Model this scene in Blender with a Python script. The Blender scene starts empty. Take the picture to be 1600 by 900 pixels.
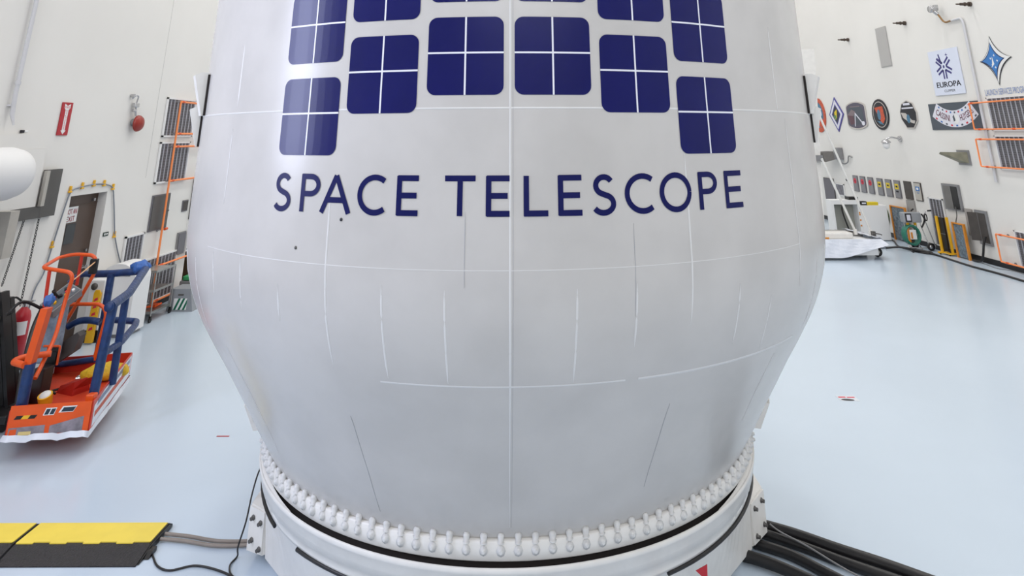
import bpy, bmesh, math, random
from mathutils import Vector, Matrix
random.seed(4)
SC = bpy.context.scene
COL = SC.collection
PI = math.pi

# ------------------------------------------------------------------ camera
cam_d = bpy.data.cameras.new('camera')
cam_d.sensor_fit = 'HORIZONTAL'; cam_d.sensor_width = 36.0
cam_d.lens = 974.42 * 36.0 / 1600.0
cam_d.shift_x = -11.7 / 1600.0
cam_d.shift_y = -(450.0 + 83.84) / 1600.0
cam_d.clip_start = 0.05; cam_d.clip_end = 200
cam = bpy.data.objects.new('camera', cam_d); COL.objects.link(cam)
cam.location = (0, 0, 3.0)
cam.rotation_euler = (Matrix.Rotation(PI/2 + 0.2946, 3, 'X') @ Matrix.Rotation(-0.0042, 3, 'Z')).to_euler()
SC.camera = cam

# ------------------------------------------------------------------ world, exposure, lights
w = bpy.data.worlds.new('world'); SC.world = w; w.use_nodes = True
w.node_tree.nodes['Background'].inputs[0].default_value = (0.9, 0.94, 1.0, 1)
w.node_tree.nodes['Background'].inputs[1].default_value = 0.3
vs = SC.view_settings
vs.view_transform = 'Standard'; vs.look = 'None'; vs.gamma = 1.0; vs.use_curve_mapping = False
vs.exposure = -1.82

def area(name, loc, rot, sx, sy, power, color=(1, 1, 1), spread=PI):
    d = bpy.data.lights.new(name, 'AREA'); d.shape = 'RECTANGLE'; d.size = sx; d.size_y = sy
    d.energy = power; d.color = color; d.spread = spread
    o = bpy.data.objects.new(name, d); COL.objects.link(o); o.location = loc; o.rotation_euler = rot
    return o
HALL_H = 17.0
# rows of high-bay lamps under the ceiling
for ix, x in enumerate((-3.6, 2.2, 8.0)):
    for iy, y in enumerate((-9.0, -2.5, 4.0, 10.5, 17.0, 23.5)):
        area('high_bay_light', (x, y, HALL_H - 0.4), (0, 0, 0), 1.6, 1.6, 260 if y < 0 else 690, (1.0, 0.975, 0.95))
# added side light for the fairing's left highlight, set at an invented window
area('side_highlight_light', (-6.66, 2.3, 5.8), (0, -PI/2, 0), 6.6, 1.3, 1350, (0.72, 0.77, 1.0))
# unseen fill light added high behind the camera to brighten upright surfaces
area('front_fill_light', (2.2, -15.6, 12.4), (PI/2, 0, 0), 13.0, 6.5, 3300, (0.95, 0.96, 1.0), spread=1.9)

# ------------------------------------------------------------------ materials
def S(r, g, b):
    f = lambda c: (c/12.92 if c <= 0.04045 else ((c+0.055)/1.055)**2.4)
    return (f(r/255), f(g/255), f(b/255), 1)
MATS = {}
def mat(name, col, rough=0.5, metal=0.0, noise=0.0, nscale=6.0, bump=0.0, bscale=30.0, spec=0.5, coat=0.0, col2=None, trans=0.0):
    if name in MATS: return MATS[name]
    m = bpy.data.materials.new(name); m.use_nodes = True
    nt = m.node_tree; b = nt.nodes['Principled BSDF']
    b.inputs['Roughness'].default_value = rough; b.inputs['Metallic'].default_value = metal
    b.inputs['Specular IOR Level'].default_value = spec
    b.inputs['Coat Weight'].default_value = coat; b.inputs['Coat Roughness'].default_value = 0.15
    b.inputs['Transmission Weight'].default_value = trans
    tc = nt.nodes.new('ShaderNodeTexCoord')
    n = nt.nodes.new('ShaderNodeTexNoise'); n.inputs['Scale'].default_value = nscale; n.inputs['Detail'].default_value = 5
    nt.links.new(tc.outputs['Object'], n.inputs['Vector'])
    r = nt.nodes.new('ShaderNodeValToRGB')
    c1 = col; c2 = col2 if col2 else tuple([c*(1-noise) for c in col[:3]] + [1])
    r.color_ramp.elements[0].position = 0.35; r.color_ramp.elements[1].position = 0.65
    r.color_ramp.elements[0].color = c2; r.color_ramp.elements[1].color = c1
    nt.links.new(n.outputs['Fac'], r.inputs['Fac']); nt.links.new(r.outputs['Color'], b.inputs['Base Color'])
    if bump:
        n2 = nt.nodes.new('ShaderNodeTexNoise'); n2.inputs['Scale'].default_value = bscale; n2.inputs['Detail'].default_value = 4
        bp = nt.nodes.new('ShaderNodeBump'); bp.inputs['Strength'].default_value = bump; bp.inputs['Distance'].default_value = 0.02
        nt.links.new(tc.outputs['Object'], n2.inputs['Vector']); nt.links.new(n2.outputs['Fac'], bp.inputs['Height'])
        nt.links.new(bp.outputs['Normal'], b.inputs['Normal'])
    MATS[name] = m
    return m
WALL = mat('painted_wall', S(232, 230, 226), 0.55, noise=0.035, nscale=0.7)
FLOOR = mat('epoxy_floor', S(196, 210, 224), 0.22, noise=0.045, nscale=0.45, bump=0.02, bscale=2.5, spec=0.5)
CEIL = mat('ceiling_paint', S(225, 225, 222), 0.8)
BLACKBASE = mat('black_rubber_base', S(26, 26, 30), 0.45, noise=0.2)
BROWN = mat('brown_door_paint', S(82, 64, 54), 0.4, noise=0.1)
SHELL = mat('fairing_paint', S(197, 194, 191), 0.25, noise=0.085, nscale=2.6, bump=0.03, bscale=1.3, spec=0.5)
SEAM = mat('seam_tape', S(212, 211, 210), 0.4)
CRACK = mat('seam_crack', S(164, 164, 168), 0.6)
NAVY = mat('emblem_navy', S(14, 18, 88), 0.22, noise=0.12, nscale=3, spec=0.28)
NAVY2 = mat('lettering_navy', S(14, 18, 78), 0.35, spec=0.22)
WLINE = mat('emblem_white_line', S(225, 226, 235), 0.4)
WHITEM = mat('white_coated_metal', S(230, 228, 224), 0.38, noise=0.06, nscale=8, bump=0.05, bscale=14)
BOLTW = mat('white_sealed_bolt', S(216, 216, 215), 0.45, noise=0.1, nscale=40)
GAP = mat('dark_gap', S(24, 16, 14), 0.8)
ORANGE = mat('orange_paint', S(232, 88, 24), 0.38, noise=0.12, nscale=5)
ORANGEC = mat('orange_conduit', S(252, 146, 84), 0.45)
REDORANGE = mat('red_orange_paint', S(205, 52, 30), 0.4, noise=0.1)
BLUEWRAP = mat('blue_wrap', S(24, 58, 112), 0.42, noise=0.35, nscale=14, bump=0.5, bscale=22)
BLUEBAG = mat('blue_plastic_bag', S(58, 110, 190), 0.3, noise=0.3, nscale=14, bump=0.8, bscale=30)
BLACK = mat('black_steel', S(20, 19, 21), 0.35, noise=0.3, nscale=6)
BLACKR = mat('black_rubber', S(22, 20, 22), 0.42, noise=0.3, nscale=20)
GREY = mat('grey_metal', S(140, 140, 142), 0.42, metal=0.3, noise=0.08, nscale=5)
DGREY = mat('dark_grey_metal', S(92, 90, 88), 0.45, metal=0.3, noise=0.1)
LOUV = mat('louvre_dark', S(112, 110, 116), 0.5, metal=0.2)
LOUVL = mat('louvre_light', S(168, 168, 176), 0.5, metal=0.2)
STEEL = mat('stainless_steel', S(170, 168, 164), 0.3, metal=0.85, noise=0.1)
CHROME = mat('bare_steel', S(190, 190, 192), 0.25, metal=0.9)
RED = mat('safety_red', S(176, 24, 40), 0.35)
BELLRED = mat('bell_red', S(152, 46, 36), 0.35, noise=0.15)
WHITE = mat('white_paint', S(232, 232, 232), 0.5)
PLASTIC = mat('white_plastic_sheet', S(226, 230, 240), 0.25, bump=0.6, bscale=5, noise=0.04)
YELLOW = mat('safety_yellow', S(240, 214, 84), 0.5, noise=0.06)
YEL2 = mat('yellow_paint', S(238, 182, 34), 0.4, noise=0.1)
AMBER = mat('amber_frame', S(222, 142, 44), 0.45, noise=0.2)
TREAD = mat('black_tread', S(48, 46, 48), 0.6, noise=0.35, nscale=60, bump=0.8, bscale=70)
GREENP = mat('green_hose_plastic', S(46, 128, 108), 0.45, noise=0.25, nscale=30)
GREENS = mat('stripe_green', S(14, 104, 76), 0.45)
BOXGREY = mat('box_grey', S(146, 150, 156), 0.5, noise=0.06)
HOSE = mat('beige_hose', S(138, 128, 120), 0.5, noise=0.15)
GLASS = mat('dark_glass', S(46, 48, 50), 0.15)
PANELG = mat('panel_grey', S(134, 134, 138), 0.45, noise=0.06)
PANELD = mat('panel_dark', S(72, 66, 62), 0.5, noise=0.2)
BEIGE = mat('beige_steel', S(186, 182, 174), 0.4, noise=0.08)
LPLASTIC = mat('clear_plastic_wrap', S(120, 136, 148), 0.2, noise=0.45, nscale=14, bump=0.8, bscale=18)
REDT = mat('print_red', S(206, 44, 66), 0.5)
BLUET = mat('print_blue', S(56, 116, 184), 0.5)
PBLACK = mat('print_black', S(28, 28, 36), 0.5)
PGREY = mat('print_slate', S(74, 82, 92), 0.5)
PPURP = mat('print_purple', S(58, 54, 122), 0.5)
PPALE = mat('print_pale', S(222, 222, 232), 0.5)
PBLUEPALE = mat('print_pale_blue', S(218, 224, 240), 0.5)
PORANGE = mat('print_orange', S(214, 90, 56), 0.5, noise=0.35, nscale=20)
PTEAL = mat('print_teal', S(78, 128, 158), 0.5, noise=0.3, nscale=20)
PMAROON = mat('print_maroon', S(96, 66, 76), 0.5)
PYEL = mat('print_yellow', S(222, 196, 40), 0.5)
PMETAL = mat('print_metal', S(196, 190, 184), 0.5)
COPPER = mat('copper_tie', S(170, 90, 50), 0.4)

# ------------------------------------------------------------------ mesh collector
class MB:
    def __init__(s): s.v = []; s.f = []; s.m = []; s.s = []
    def add(s, vs, fs, mi=0, sm=False):
        b = len(s.v); s.v += [tuple(v) for v in vs]
        for f in fs: s.f.append([b+i for i in f]); s.m.append(mi); s.s.append(sm)
        return s
    def box(s, lo, hi, mi=0, bev=0.0):
        x0, x1 = sorted((lo[0], hi[0])); y0, y1 = sorted((lo[1], hi[1])); z0, z1 = sorted((lo[2], hi[2]))
        if bev > 0:
            bm = bmesh.new(); bmesh.ops.create_cube(bm, size=1)
            bmesh.ops.scale(bm, vec=(x1-x0, y1-y0, z1-z0), verts=bm.verts)
            bmesh.ops.bevel(bm, geom=bm.edges[:], offset=min(bev, .45*min(x1-x0, y1-y0, z1-z0)), segments=2, affect='EDGES', profile=.5)
            bmesh.ops.translate(bm, vec=((x0+x1)/2, (y0+y1)/2, (z0+z1)/2), verts=bm.verts)
            bm.verts.index_update()
            s.add([v.co[:] for v in bm.verts], [[v.index for v in f.verts] for f in bm.faces], mi); bm.free(); return s
        v = [(x0,y0,z0),(x1,y0,z0),(x1,y1,z0),(x0,y1,z0),(x0,y0,z1),(x1,y0,z1),(x1,y1,z1),(x0,y1,z1)]
        return s.add(v, [(0,3,2,1),(4,5,6,7),(0,1,5,4),(1,2,6,5),(2,3,7,6),(3,0,4,7)], mi)
    def tube(s, pts, r, n=10, mi=0, closed=False, rs=None, caps=True):
        P = [Vector(p) for p in pts]; N = len(P)
        T = []
        for i in range(N):
            a = P[(i-1) % N] if (closed or i > 0) else P[i]; b = P[(i+1) % N] if (closed or i < N-1) else P[i]
            t = b-a; T.append(t.normalized() if t.length > 1e-9 else Vector((0, 0, 1)))
        u = T[0].orthogonal().normalized(); vs = []
        for i in range(N):
            u = (u - T[i]*u.dot(T[i]));
            if u.length < 1e-6: u = T[i].orthogonal()
            u.normalize(); w_ = T[i].cross(u); rr = rs[i] if rs else r
            for k in range(n):
                a = 2*PI*k/n; vs.append(P[i] + (u*math.cos(a) + w_*math.sin(a))*rr)
        fs = []
        for i in range(N if closed else N-1):
            j = (i+1) % N
            for k in range(n): fs.append((i*n+k, i*n+(k+1) % n, j*n+(k+1) % n, j*n+k))
        s.add(vs, fs, mi, True)
        if caps and not closed:
            s.add(vs[:n], [list(range(n))[::-1]], mi); s.add(vs[-n:], [list(range(n))], mi)
        return s
    def cyl(s, a, b, r, n=16, mi=0, r2=None):
        return s.tube([a, b], r, n, mi, rs=[r, r if r2 is None else r2])
    def lathe(s, prof, c=(0, 0, 0), n=32, mi=0, axis='Z', a0=0, a1=2*PI, sm=True):
        full = abs(a1-a0-2*PI) < 1e-6; m = n if full else n+1; vs = []
        for (r, h) in prof:
            for k in range(m):
                a = a0+(a1-a0)*k/n; x, y = r*math.cos(a), r*math.sin(a)
                p = {'Z': (x, y, h), 'X': (h, x, y), 'Y': (y, h, x)}[axis]
                vs.append((c[0]+p[0], c[1]+p[1], c[2]+p[2]))
        fs = []
        for i in range(len(prof)-1):
            for k in range(n):
                k2 = (k+1) % m; fs.append((i*m+k, i*m+k2, (i+1)*m+k2, (i+1)*m+k))
        return s.add(vs, fs, mi, sm)
    def prism(s, poly, fn, d0, d1, mi=0):
        """poly: 2D points; fn(u, v, d) -> 3D; solid between d0 and d1"""
        n = len(poly); vs = [fn(u, v, d0) for u, v in poly]+[fn(u, v, d1) for u, v in poly]
        fs = [list(range(n))[::-1], [n+i for i in range(n)]]+[(i, (i+1) % n, n+(i+1) % n, n+i) for i in range(n)]
        return s.add(vs, fs, mi)
    def build(s, name, mats, parent=None, origin=None):
        if not isinstance(mats, (list, tuple)): mats = [mats]
        me = bpy.data.meshes.new(name); o = bpy.data.objects.new(name, me)
        org = Vector(origin) if origin is not None else Vector((0, 0, 0))
        if parent is not None:
            base = parent.location.copy(); q = parent.parent
            while q is not None: base += q.location; q = q.parent
            off = base+org if origin is not None and False else base
            o.parent = parent
        else:
            if origin is None and s.v and not name.startswith(('floor', 'ceiling', 'wall_left', 'wall_right', 'wall_back', 'wall_front', 'window', 'baseboard', 'trim')):
                xs, ys, zs = zip(*[tuple(v) for v in s.v]); org = Vector(((min(xs)+max(xs))/2, (min(ys)+max(ys))/2, min(zs)))
            off = org; o.location = org
        me.from_pydata([tuple(Vector(v)-off) for v in s.v], [], s.f)
        for m in mats: me.materials.append(m)
        me.polygons.foreach_set('material_index', s.m); me.polygons.foreach_set('use_smooth', s.s)
        bm = bmesh.new(); bm.from_mesh(me); bmesh.ops.recalc_face_normals(bm, faces=bm.faces); bm.to_mesh(me); bm.free()
        me.update(); COL.objects.link(o)
        return o
def tag(o, label, cat, group=None, kind=None):
    o['label'] = label; o['category'] = cat
    if group: o['group'] = group
    if kind: o['kind'] = kind
    return o
def thing(name, label, cat, loc, group=None):
    o = bpy.data.objects.new(name, None); COL.objects.link(o); o.location = loc; o.empty_display_size = .2
    return tag(o, label, cat, group)
def struct(o): o['kind'] = 'structure'; return o
def rnd(pts, r, n=5, closed=False):
    """round the corners of a polyline"""
    P = [Vector(p) for p in pts]; out = []; N = len(P)
    for i in range(N):
        if not closed and i in (0, N-1): out.append(P[i]); continue
        a, b, c = P[(i-1) % N], P[i], P[(i+1) % N]
        d1 = (a-b); d2 = (c-b); q = min(r, d1.length*.49, d2.length*.49)
        p0 = b+d1.normalized()*q; p2 = b+d2.normalized()*q
        for k in range(n+1):
            t = k/n; out.append(p0*(1-t)**2 + b*2*t*(1-t) + p2*t*t)
    return out
def smooth(pts, k=6):
    P = [Vector(p) for p in pts]; out = []
    for i in range(len(P)-1):
        p0 = P[max(i-1, 0)]; p1 = P[i]; p2 = P[i+1]; p3 = P[min(i+2, len(P)-1)]
        for j in range(k):
            t = j/k
            out.append(.5*((2*p1)+(p2-p0)*t+(2*p0-5*p1+4*p2-p3)*t*t+(3*p1-p0-3*p2+p3)*t**3))
    out.append(P[-1]); return out
_txt = {}
def text2d(s):
    """triangulated outline of a word, normalised to the unit box"""
    if s in _txt: return _txt[s]
    c = bpy.data.curves.new('t', 'FONT'); c.body = s; c.resolution_u = 3
    o = bpy.data.objects.new('t', c); COL.objects.link(o)
    dg = bpy.context.evaluated_depsgraph_get(); dg.update()
    me = o.evaluated_get(dg).to_mesh()
    v = [(p.co.x, p.co.y) for p in me.vertices]; f = [list(p.vertices) for p in me.polygons]
    o.evaluated_get(dg).to_mesh_clear(); bpy.data.objects.remove(o); bpy.data.curves.remove(c)
    x0 = min(p[0] for p in v); x1 = max(p[0] for p in v); y0 = min(p[1] for p in v); y1 = max(p[1] for p in v)
    v = [((p[0]-x0)/(x1-x0), (p[1]-y0)/(y1-y0)) for p in v]
    _txt[s] = (v, f); return _txt[s]
def word(mb, s, fn, d, mi=0, bold=0.0):
    v, f = text2d(s)
    mb.add([fn(a, b, d) for a, b in v], f, mi)
    if bold:
        for dx in (-bold, bold): mb.add([fn(a+dx, b, d+.0004) for a, b in v], f, mi)

XL, XR = -6.774, 11.28
Y0, Y1 = -16.0, 28.0

# ------------------------------------------------------------------ room shell
b = MB(); b.box((XL-.3, Y0-.3, -.2), (XR+.3, Y1+.3, 0)); struct(b.build('floor', FLOOR))
b = MB(); b.box((XL-.3, Y0-.3, HALL_H), (XR+.3, Y1+.3, HALL_H+.2)); struct(b.build('ceiling', CEIL))
# left wall with the door recess and an invented window opening
def wall_pieces(b, x0, x1, ys, holes, z1):
    """holes: list of (y0, y1, z0, z1) with disjoint y ranges"""
    y = ys[0]
    for (a, c, zl, zh) in sorted(holes):
        b.box((x0, y, 0), (x1, a, z1))
        if zl > 0: b.box((x0, a, 0), (x1, c, zl))
        b.box((x0, a, zh), (x1, c, z1)); y = c
    b.box((x0, y, 0), (x1, ys[1], z1))
DY0, DY1, DZ = 10.08, 10.95, 2.15
b = MB(); wall_pieces(b, XL-.25, XL, (Y0, Y1), [(1.6, 3.0, 2.4, 9.2), (DY0, DY1, 0, DZ), (13.84, 15.0, 0, 2.6)], HALL_H)
wl = struct(b.build('wall_left', WALL))
b = MB(); b.box((XL-.004, 11.985, 2.3), (XL+.002, 11.995, 9)); b.build('panel_joint', mat('joint', S(196, 194, 192), .6), wl)
b = MB(); b.box((XR, Y0, 0), (XR+.25, Y1, HALL_H)); wr = struct(b.build('wall_right', WALL))
b = MB(); b.box((XL-.25, Y1, 0), (XR+.25, Y1+.25, HALL_H)); struct(b.build('wall_back', WALL))
b = MB(); b.box((XL-.25, Y0-.25, 0), (XR+.25, Y0, HALL_H)); struct(b.build('wall_front', WALL))
for ya, yb in ((Y0, DY0-.02), (DY1+.02, 13.8), (15.02, Y1)):
    pass
b = MB()
for ya, yb in ((Y0, DY0-.02), (DY1+.02, 13.8), (15.02, Y1)): b.box((XL, ya, 0), (XL+.015, yb, .11))
struct(b.build('baseboard_left', BLACKBASE))
b = MB(); b.box((XR-.015, Y0, 0), (XR, Y1, .13)); struct(b.build('baseboard_right', BLACKBASE))
# invented window frame dressing the added side light
b = MB()
for y in (1.6, 2.28, 2.97): b.box((XL-.16, y, 2.4), (XL-.1, y+.03, 9.2))
for z in (2.4, 4.6, 6.9, 9.16): b.box((XL-.16, 1.6, z), (XL-.1, 3.0, z+.04))
struct(b.build('window_added', GREY))
# back passage behind the opening of the left wall
b = MB(); b.box((XL-1.0, 13.84, -.01), (XL-.95, 15.0, 2.6)); b.box((XL-1.0, 13.8, 0), (XL-.25, 13.84, 2.6)); b.box((XL-1.0, 15.0, 0), (XL-.25, 15.04, 2.6)); b.box((XL-1.0, 13.8, 2.6), (XL-.25, 15.04, 2.64))
b.box((XL-1.0, 13.8, -.1), (XL-.25, 15.04, 0))
struct(b.build('trim_1', mat('passage_brown', S(96, 80, 60), .6)))
# door_1: brown door set back in its recess
d1 = bpy.data.objects.new('door_1', None); COL.objects.link(d1); d1.location = (XL-.14, (DY0+DY1)/2, 0); struct(d1)
b = MB(); b.box((XL-.19, DY0, 0), (XL-.14, DY1, DZ)); b.box((XL-.14, DY0, 1.99), (XL-.132, DY1, 2.0))
b.build('door_leaf', BROWN, d1)
b = MB(); b.box((XL-.14, 10.27, 1.43), (XL-.128, 10.52, 1.75)); g = b.build('vision_panel_frame', mat('brown_trim', S(70, 54, 46), .4), d1)
b = MB(); b.box((XL-.128, 10.29, 1.45), (XL-.125, 10.50, 1.73)); b.build('glass', GLASS, g)
b = MB(); b.cyl((XL-.14, 10.86, 1.05), (XL-.08, 10.86, 1.05), .03); b.tube(rnd([(XL-.09, 10.86, 1.05), (XL-.08, 10.75, 1.05)], .02), .011); b.build('door_handle', CHROME, d1)
b = MB(); b.box((XL-.14, 10.80, 2.02), (XL-.10, 10.84, 2.06)); b.box((XL-.14, 10.83, 1.27), (XL-.11, 10.86, 1.31)); b.build('door_contact', CHROME, d1)

# ------------------------------------------------------------------ the fairing
AX, AY = -0.107, 6.112
PROF = [(.885, 1.888), (.93, 1.915), (1.06, 1.997), (1.2, 2.078), (1.35, 2.17), (1.5, 2.26), (1.64, 2.35), (1.78, 2.435), (1.87, 2.48), (1.95, 2.515), (2.03, 2.543), (2.1, 2.565), (2.22, 2.586), (2.34, 2.597), (2.6, 2.6), (9.0, 2.6)]
def Rz(z):
    for (z0, r0), (z1, r1) in zip(PROF, PROF[1:]):
        if z <= z1: return r0+(r1-r0)*max(0, (z-z0))/(z1-z0)
    return 2.6
def FP(phi, z, off=0.0):
    r = Rz(z)+off; return (AX+r*math.sin(phi), AY-r*math.cos(phi), z)
fairing = thing('payload_fairing', 'huge white rocket payload fairing lettered SPACE TELESCOPE, standing on its round white stand', 'rocket fairing', (AX, AY, .79))
b = MB()
prof = [(r, z) for z, r in PROF]
prof += [(2.58, 9.6), (2.5, 10.4), (2.3, 11.4), (1.95, 12.5), (1.45, 13.5), (.9, 14.2), (.35, 14.6), (0.01, 14.7)]
b.lathe(prof, (AX, AY, 0), 192)
b.lathe([(1.888, .885), (1.6, .885)], (AX, AY, 0), 96)
# taped seams: slightly raised strips in the shell's surface
def vstrip(phi, za, zb, w, mi, off=.003):
    off = min(off, .0019); w *= .8
    n = max(2, int(abs(zb-za)/.06)); vs = []; dp = w/2/2.6
    for i in range(n+1):
        z = za+(zb-za)*i/n; k = min(1, 6*min(i, n-i)/n+.25)
        vs += [FP(phi-dp*k, z, .0005), FP(phi, z, off), FP(phi+dp*k, z, .0005)]
    fs = []
    for i in range(n): fs += [(3*i, 3*i+1, 3*i+4, 3*i+3), (3*i+1, 3*i+2, 3*i+5, 3*i+4)]
    b.add(vs, fs, mi, False)
def hstrip(z, pa, pb, w, mi, off=.003):
    off = min(off, .0019); w *= .7
    n = max(4, int(abs(pb-pa)/.03)); vs = []
    for i in range(n+1):
        p = pa+(pb-pa)*i/n
        vs += [FP(p, z-w/2, .0005), FP(p, z, off), FP(p, z+w/2, .0005)]
    fs = []
    for i in range(n): fs += [(3*i, 3*i+1, 3*i+4, 3*i+3), (3*i+1, 3*i+2, 3*i+5, 3*i+4)]
    b.add(vs, fs, mi, False)
vstrip(.0205, .95, 9.0, .016, 1, .005); vstrip(.0262, .95, 9.0, .003, 2, .0016)
sp = [-.109, -.24, -.37, -.50, -.632, -.762, .153, .279, .41, .545, .66, .80]
zr = {-.109: (1.79, 2.25), -.24: (1.80, 2.26), -.37: (1.83, 2.7), -.50: (2.03, 2.22), -.632: (2.05, 2.34), -.762: (2.09, 2.32),
      .153: (1.79, 2.25), .279: (1.95, 2.26), .41: (2.03, 2.9), .545: (1.88, 2.2), .66: (1.8, 2.1), .80: (2.1, 3.1)}
for p_ in sp: vstrip(p_, zr[p_][0], zr[p_][1], .014, 1, .004)
for k in range(7, 42): vstrip(.0205+.1309*k, 1.8, 2.25, .014, 1, .004)
vstrip(-.070, 2.26, 2.62, .005, 2); vstrip(.276, 2.1, 2.55, .005, 2); vstrip(-.365, .97, 1.55, .006, 2, .003); vstrip(.405, 1.1, 1.6, .006, 2, .003)
vstrip(-.725, 3.19, 3.6, .02, 1); vstrip(.762, 3.15, 3.7, .016, 1); vstrip(-.78, 1.1, 1.76, .012, 1); vstrip(.76, 1.3, 1.72, .012, 1)
vstrip(-.735, 2.6, 3.05, .012, 1)
hstrip(3.145, -PI, PI, .014, 1, .004); hstrip(2.342, -.8, .8, .006, 1, .0009); hstrip(1.778, -.26, .27, .014, 1, .004); hstrip(1.778, .3, .85, .02, 1, .004)
b.build('shell', [SHELL, SEAM, CRACK], fairing)
# base ring with its bolts
b = MB(); b.lathe([(1.6, .785), (1.900, .785), (1.908, .792), (1.908, .872), (1.902, .880), (1.86, .884)], (AX, AY, 0), 160)
b.build('base_ring', WHITEM, fairing)
rear = MB()
def bolt_mb(mb, phi, z, r, rad, ln):
    if z > .86:   # upright sealed bolt on the ring's top edge
        c = (AX+(r-.006)*math.sin(phi), AY-(r-.006)*math.cos(phi))
        mb.tube([(c[0], c[1], q) for q in (.868, .875, .876, .903, .910, .916)], rad, 8, rs=[rad*1.1, rad*1.15, rad*.85, rad*1.12, rad*.95, rad*.5]); return
    c = (AX+r*math.sin(phi), AY-r*math.cos(phi), z); n = (math.sin(phi), -math.cos(phi), 0)
    P = [tuple(c[i]+n[i]*d for i in range(3)) for d in (-.012, .008, .009, ln*.62, ln*.66, ln)]
    mb.tube(P, rad, 8, rs=[rad*1.35, rad*1.35, rad, rad, rad*.7, rad*.45])
DP = .0498
kmax = int(math.radians(69)/DP)
for k in range(-62, 64):
    ph = .0205+DP*(k+.5)
    for (z, r, rad) in ((.885, 1.910, .0182), (.838, 1.908, .0185)):
        if abs(ph) < math.radians(69.5):
            mb = MB(); bolt_mb(mb, ph, z, r, rad*random.uniform(.92, 1.08), .036 if z > .86 else .022); mb.build('bolt', BOLTW, fairing)
        else: bolt_mb(rear, ph, z, r, rad, .034)
rb = rear.build('bolt', BOLTW, fairing); rb['kind'] = 'stuff'
# tabs at the sides of the base
for sgn in (-1, 1):
    ph = sgn*math.radians(71); b = MB()
    c, s_ = math.cos(ph), math.sin(ph)
    def ft(u, v, d): return (AX+(1.86+u)*s_+d*c, AY-(1.86+u)*c+d*s_, v)
    b.prism([(0, .93), (.13, .93), (.21, 1.10), (.05, 1.10)], ft, -.05, .05); b.build('side_tab', WHITEM, fairing)
# hinge covers and the dark gaps beside them, set in as black slabs
def cover(sgn, z0, z1, wt, wb, deg):
    ph = sgn*math.radians(deg)
    n = Vector((math.sin(ph), -math.cos(ph), 0)); t = Vector((math.cos(ph), math.sin(ph), 0))*sgn
    o = Vector((AX, AY, 0))+n*2.595
    b = MB()
    a = [o+Vector((0, 0, z0)), o+n*wb+Vector((0, 0, z0)), o+n*wt+Vector((0, 0, z1-.02)), o+n*wt*.6+Vector((0, 0, z1)), o+Vector((0, 0, z1))]
    vs = [p for p in a]+[p+t*.16 for p in a]; m = len(a)
    b.add(vs, [list(range(m)), [m+i for i in range(m)]]+[(i, (i+1) % m, m+(i+1) % m, m+i) for i in range(m)])
    b.build('hinge_cover', WHITEM, fairing)
    b = MB(); q0 = o-t*.034; q1 = o-t*.002
    vs = [q0+n*.0+Vector((0, 0, z0)), q0+n*.019+Vector((0, 0, z0)), q1+n*.019+Vector((0, 0, z0)), q1+Vector((0, 0, z0))]
    vs += [v+Vector((0, 0, z1-z0-.015)) for v in vs]
    b.add(vs, [(0, 3, 2, 1), (4, 5, 6, 7), (0, 1, 5, 4), (1, 2, 6, 5), (2, 3, 7, 6), (3, 0, 4, 7)]); b.build('edge_gap_slab', GAP, fairing)
cover(-1, 3.15, 3.46, .105, .03, 58.5); cover(-1, 2.93, 3.22, .10, .03, 62.5)
cover(1, 3.15, 3.44, .105, .03, 60.5); cover(1, 2.94, 3.21, .085, .03, 64.5)
for ph, z in ((-.339, 2.569), (-.452, 2.413)):
    b = MB(); b.lathe([(0.0, .005), (.007, .004), (.009, 0)], (0, 0, 0), 12, axis='Z'); m3 = Matrix.Rotation(PI/2, 3, 'X')
    n = Vector((math.sin(ph), -math.cos(ph), 0)); q = Vector((0, 0, 1)).rotation_difference(n)
    b.v = [tuple(q @ Vector(v)+Vector(FP(ph, z, .001))) for v in b.v]; b.build('vent_plug', PBLACK if z > 2.5 else DGREY, fairing)
# emblem: blue squares with white cross lines
def rsq(w0, z0, z1, r, n=6):
    pts = []
    for cx, cy, a in ((w0-r, z1-r, 0), (-w0+r, z1-r, 90), (-w0+r, z0+r, 180), (w0-r, z0+r, 270)):
        for k in range(n+1):
            t = math.radians(a+90*k/n); pts.append((cx+r*math.cos(t), cy+r*math.sin(t)))
    return pts
def tile(phc, dz, row):
    z1, zc, z0 = 3.648+dz+row, 3.446+dz+row, 3.215+dz+row; hw = .0827*2.6; lw = .0050
    b = MB()
    # horizontal scan slices so that the face follows the curved shell
    zs = sorted(set([z0+(z1-z0)*i/14 for i in range(15)] + [z0+.05*(1-math.cos(math.radians(a))) for a in range(0, 91, 15)] + [z1-.05*(1-math.cos(math.radians(a))) for a in range(0, 91, 15)]))
    def half(z):
        d = min(z-z0, z1-z); r = .05
        return hw-(r-math.sqrt(max(0, r*r-(r-d)**2)) if d < r else 0)
    def strip(za, zb, ua, ub, off, mi):
        m = 8; vs = []
        for (z, lo, hi) in ((za, ua[0], ub[0]), (zb, ua[1], ub[1])):
            for k in range(m+1): vs.append(FP(phc+(lo+(hi-lo)*k/m)/2.6, z, off))
        b.add(vs, [(k, k+1, m+2+k, m+1+k) for k in range(m)], mi)
    for za, zb in zip(zs, zs[1:]): strip(za, zb, (-half(za), -half(zb)), (half(za), half(zb)), .0022, 0)
    strip(zc-lw, zc+lw, (-hw, -hw), (hw, hw), .0034, 1)
    for i in range(8):
        a_ = z0+(z1-z0)*i/8; c_ = z0+(z1-z0)*(i+1)/8
        strip(a_, c_, (-lw, -lw), (lw, lw), .0036, 1)
    b.build('blue_emblem_square', [NAVY, WLINE], fairing)
for row in (0, .522):
    for s_ in (-1, 1):
        tile(.0181+s_*.0944, 0, row); tile(.0181+s_*.2813, -.0933, row); tile(.0181+s_*.4664, -.3175, row)
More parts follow.
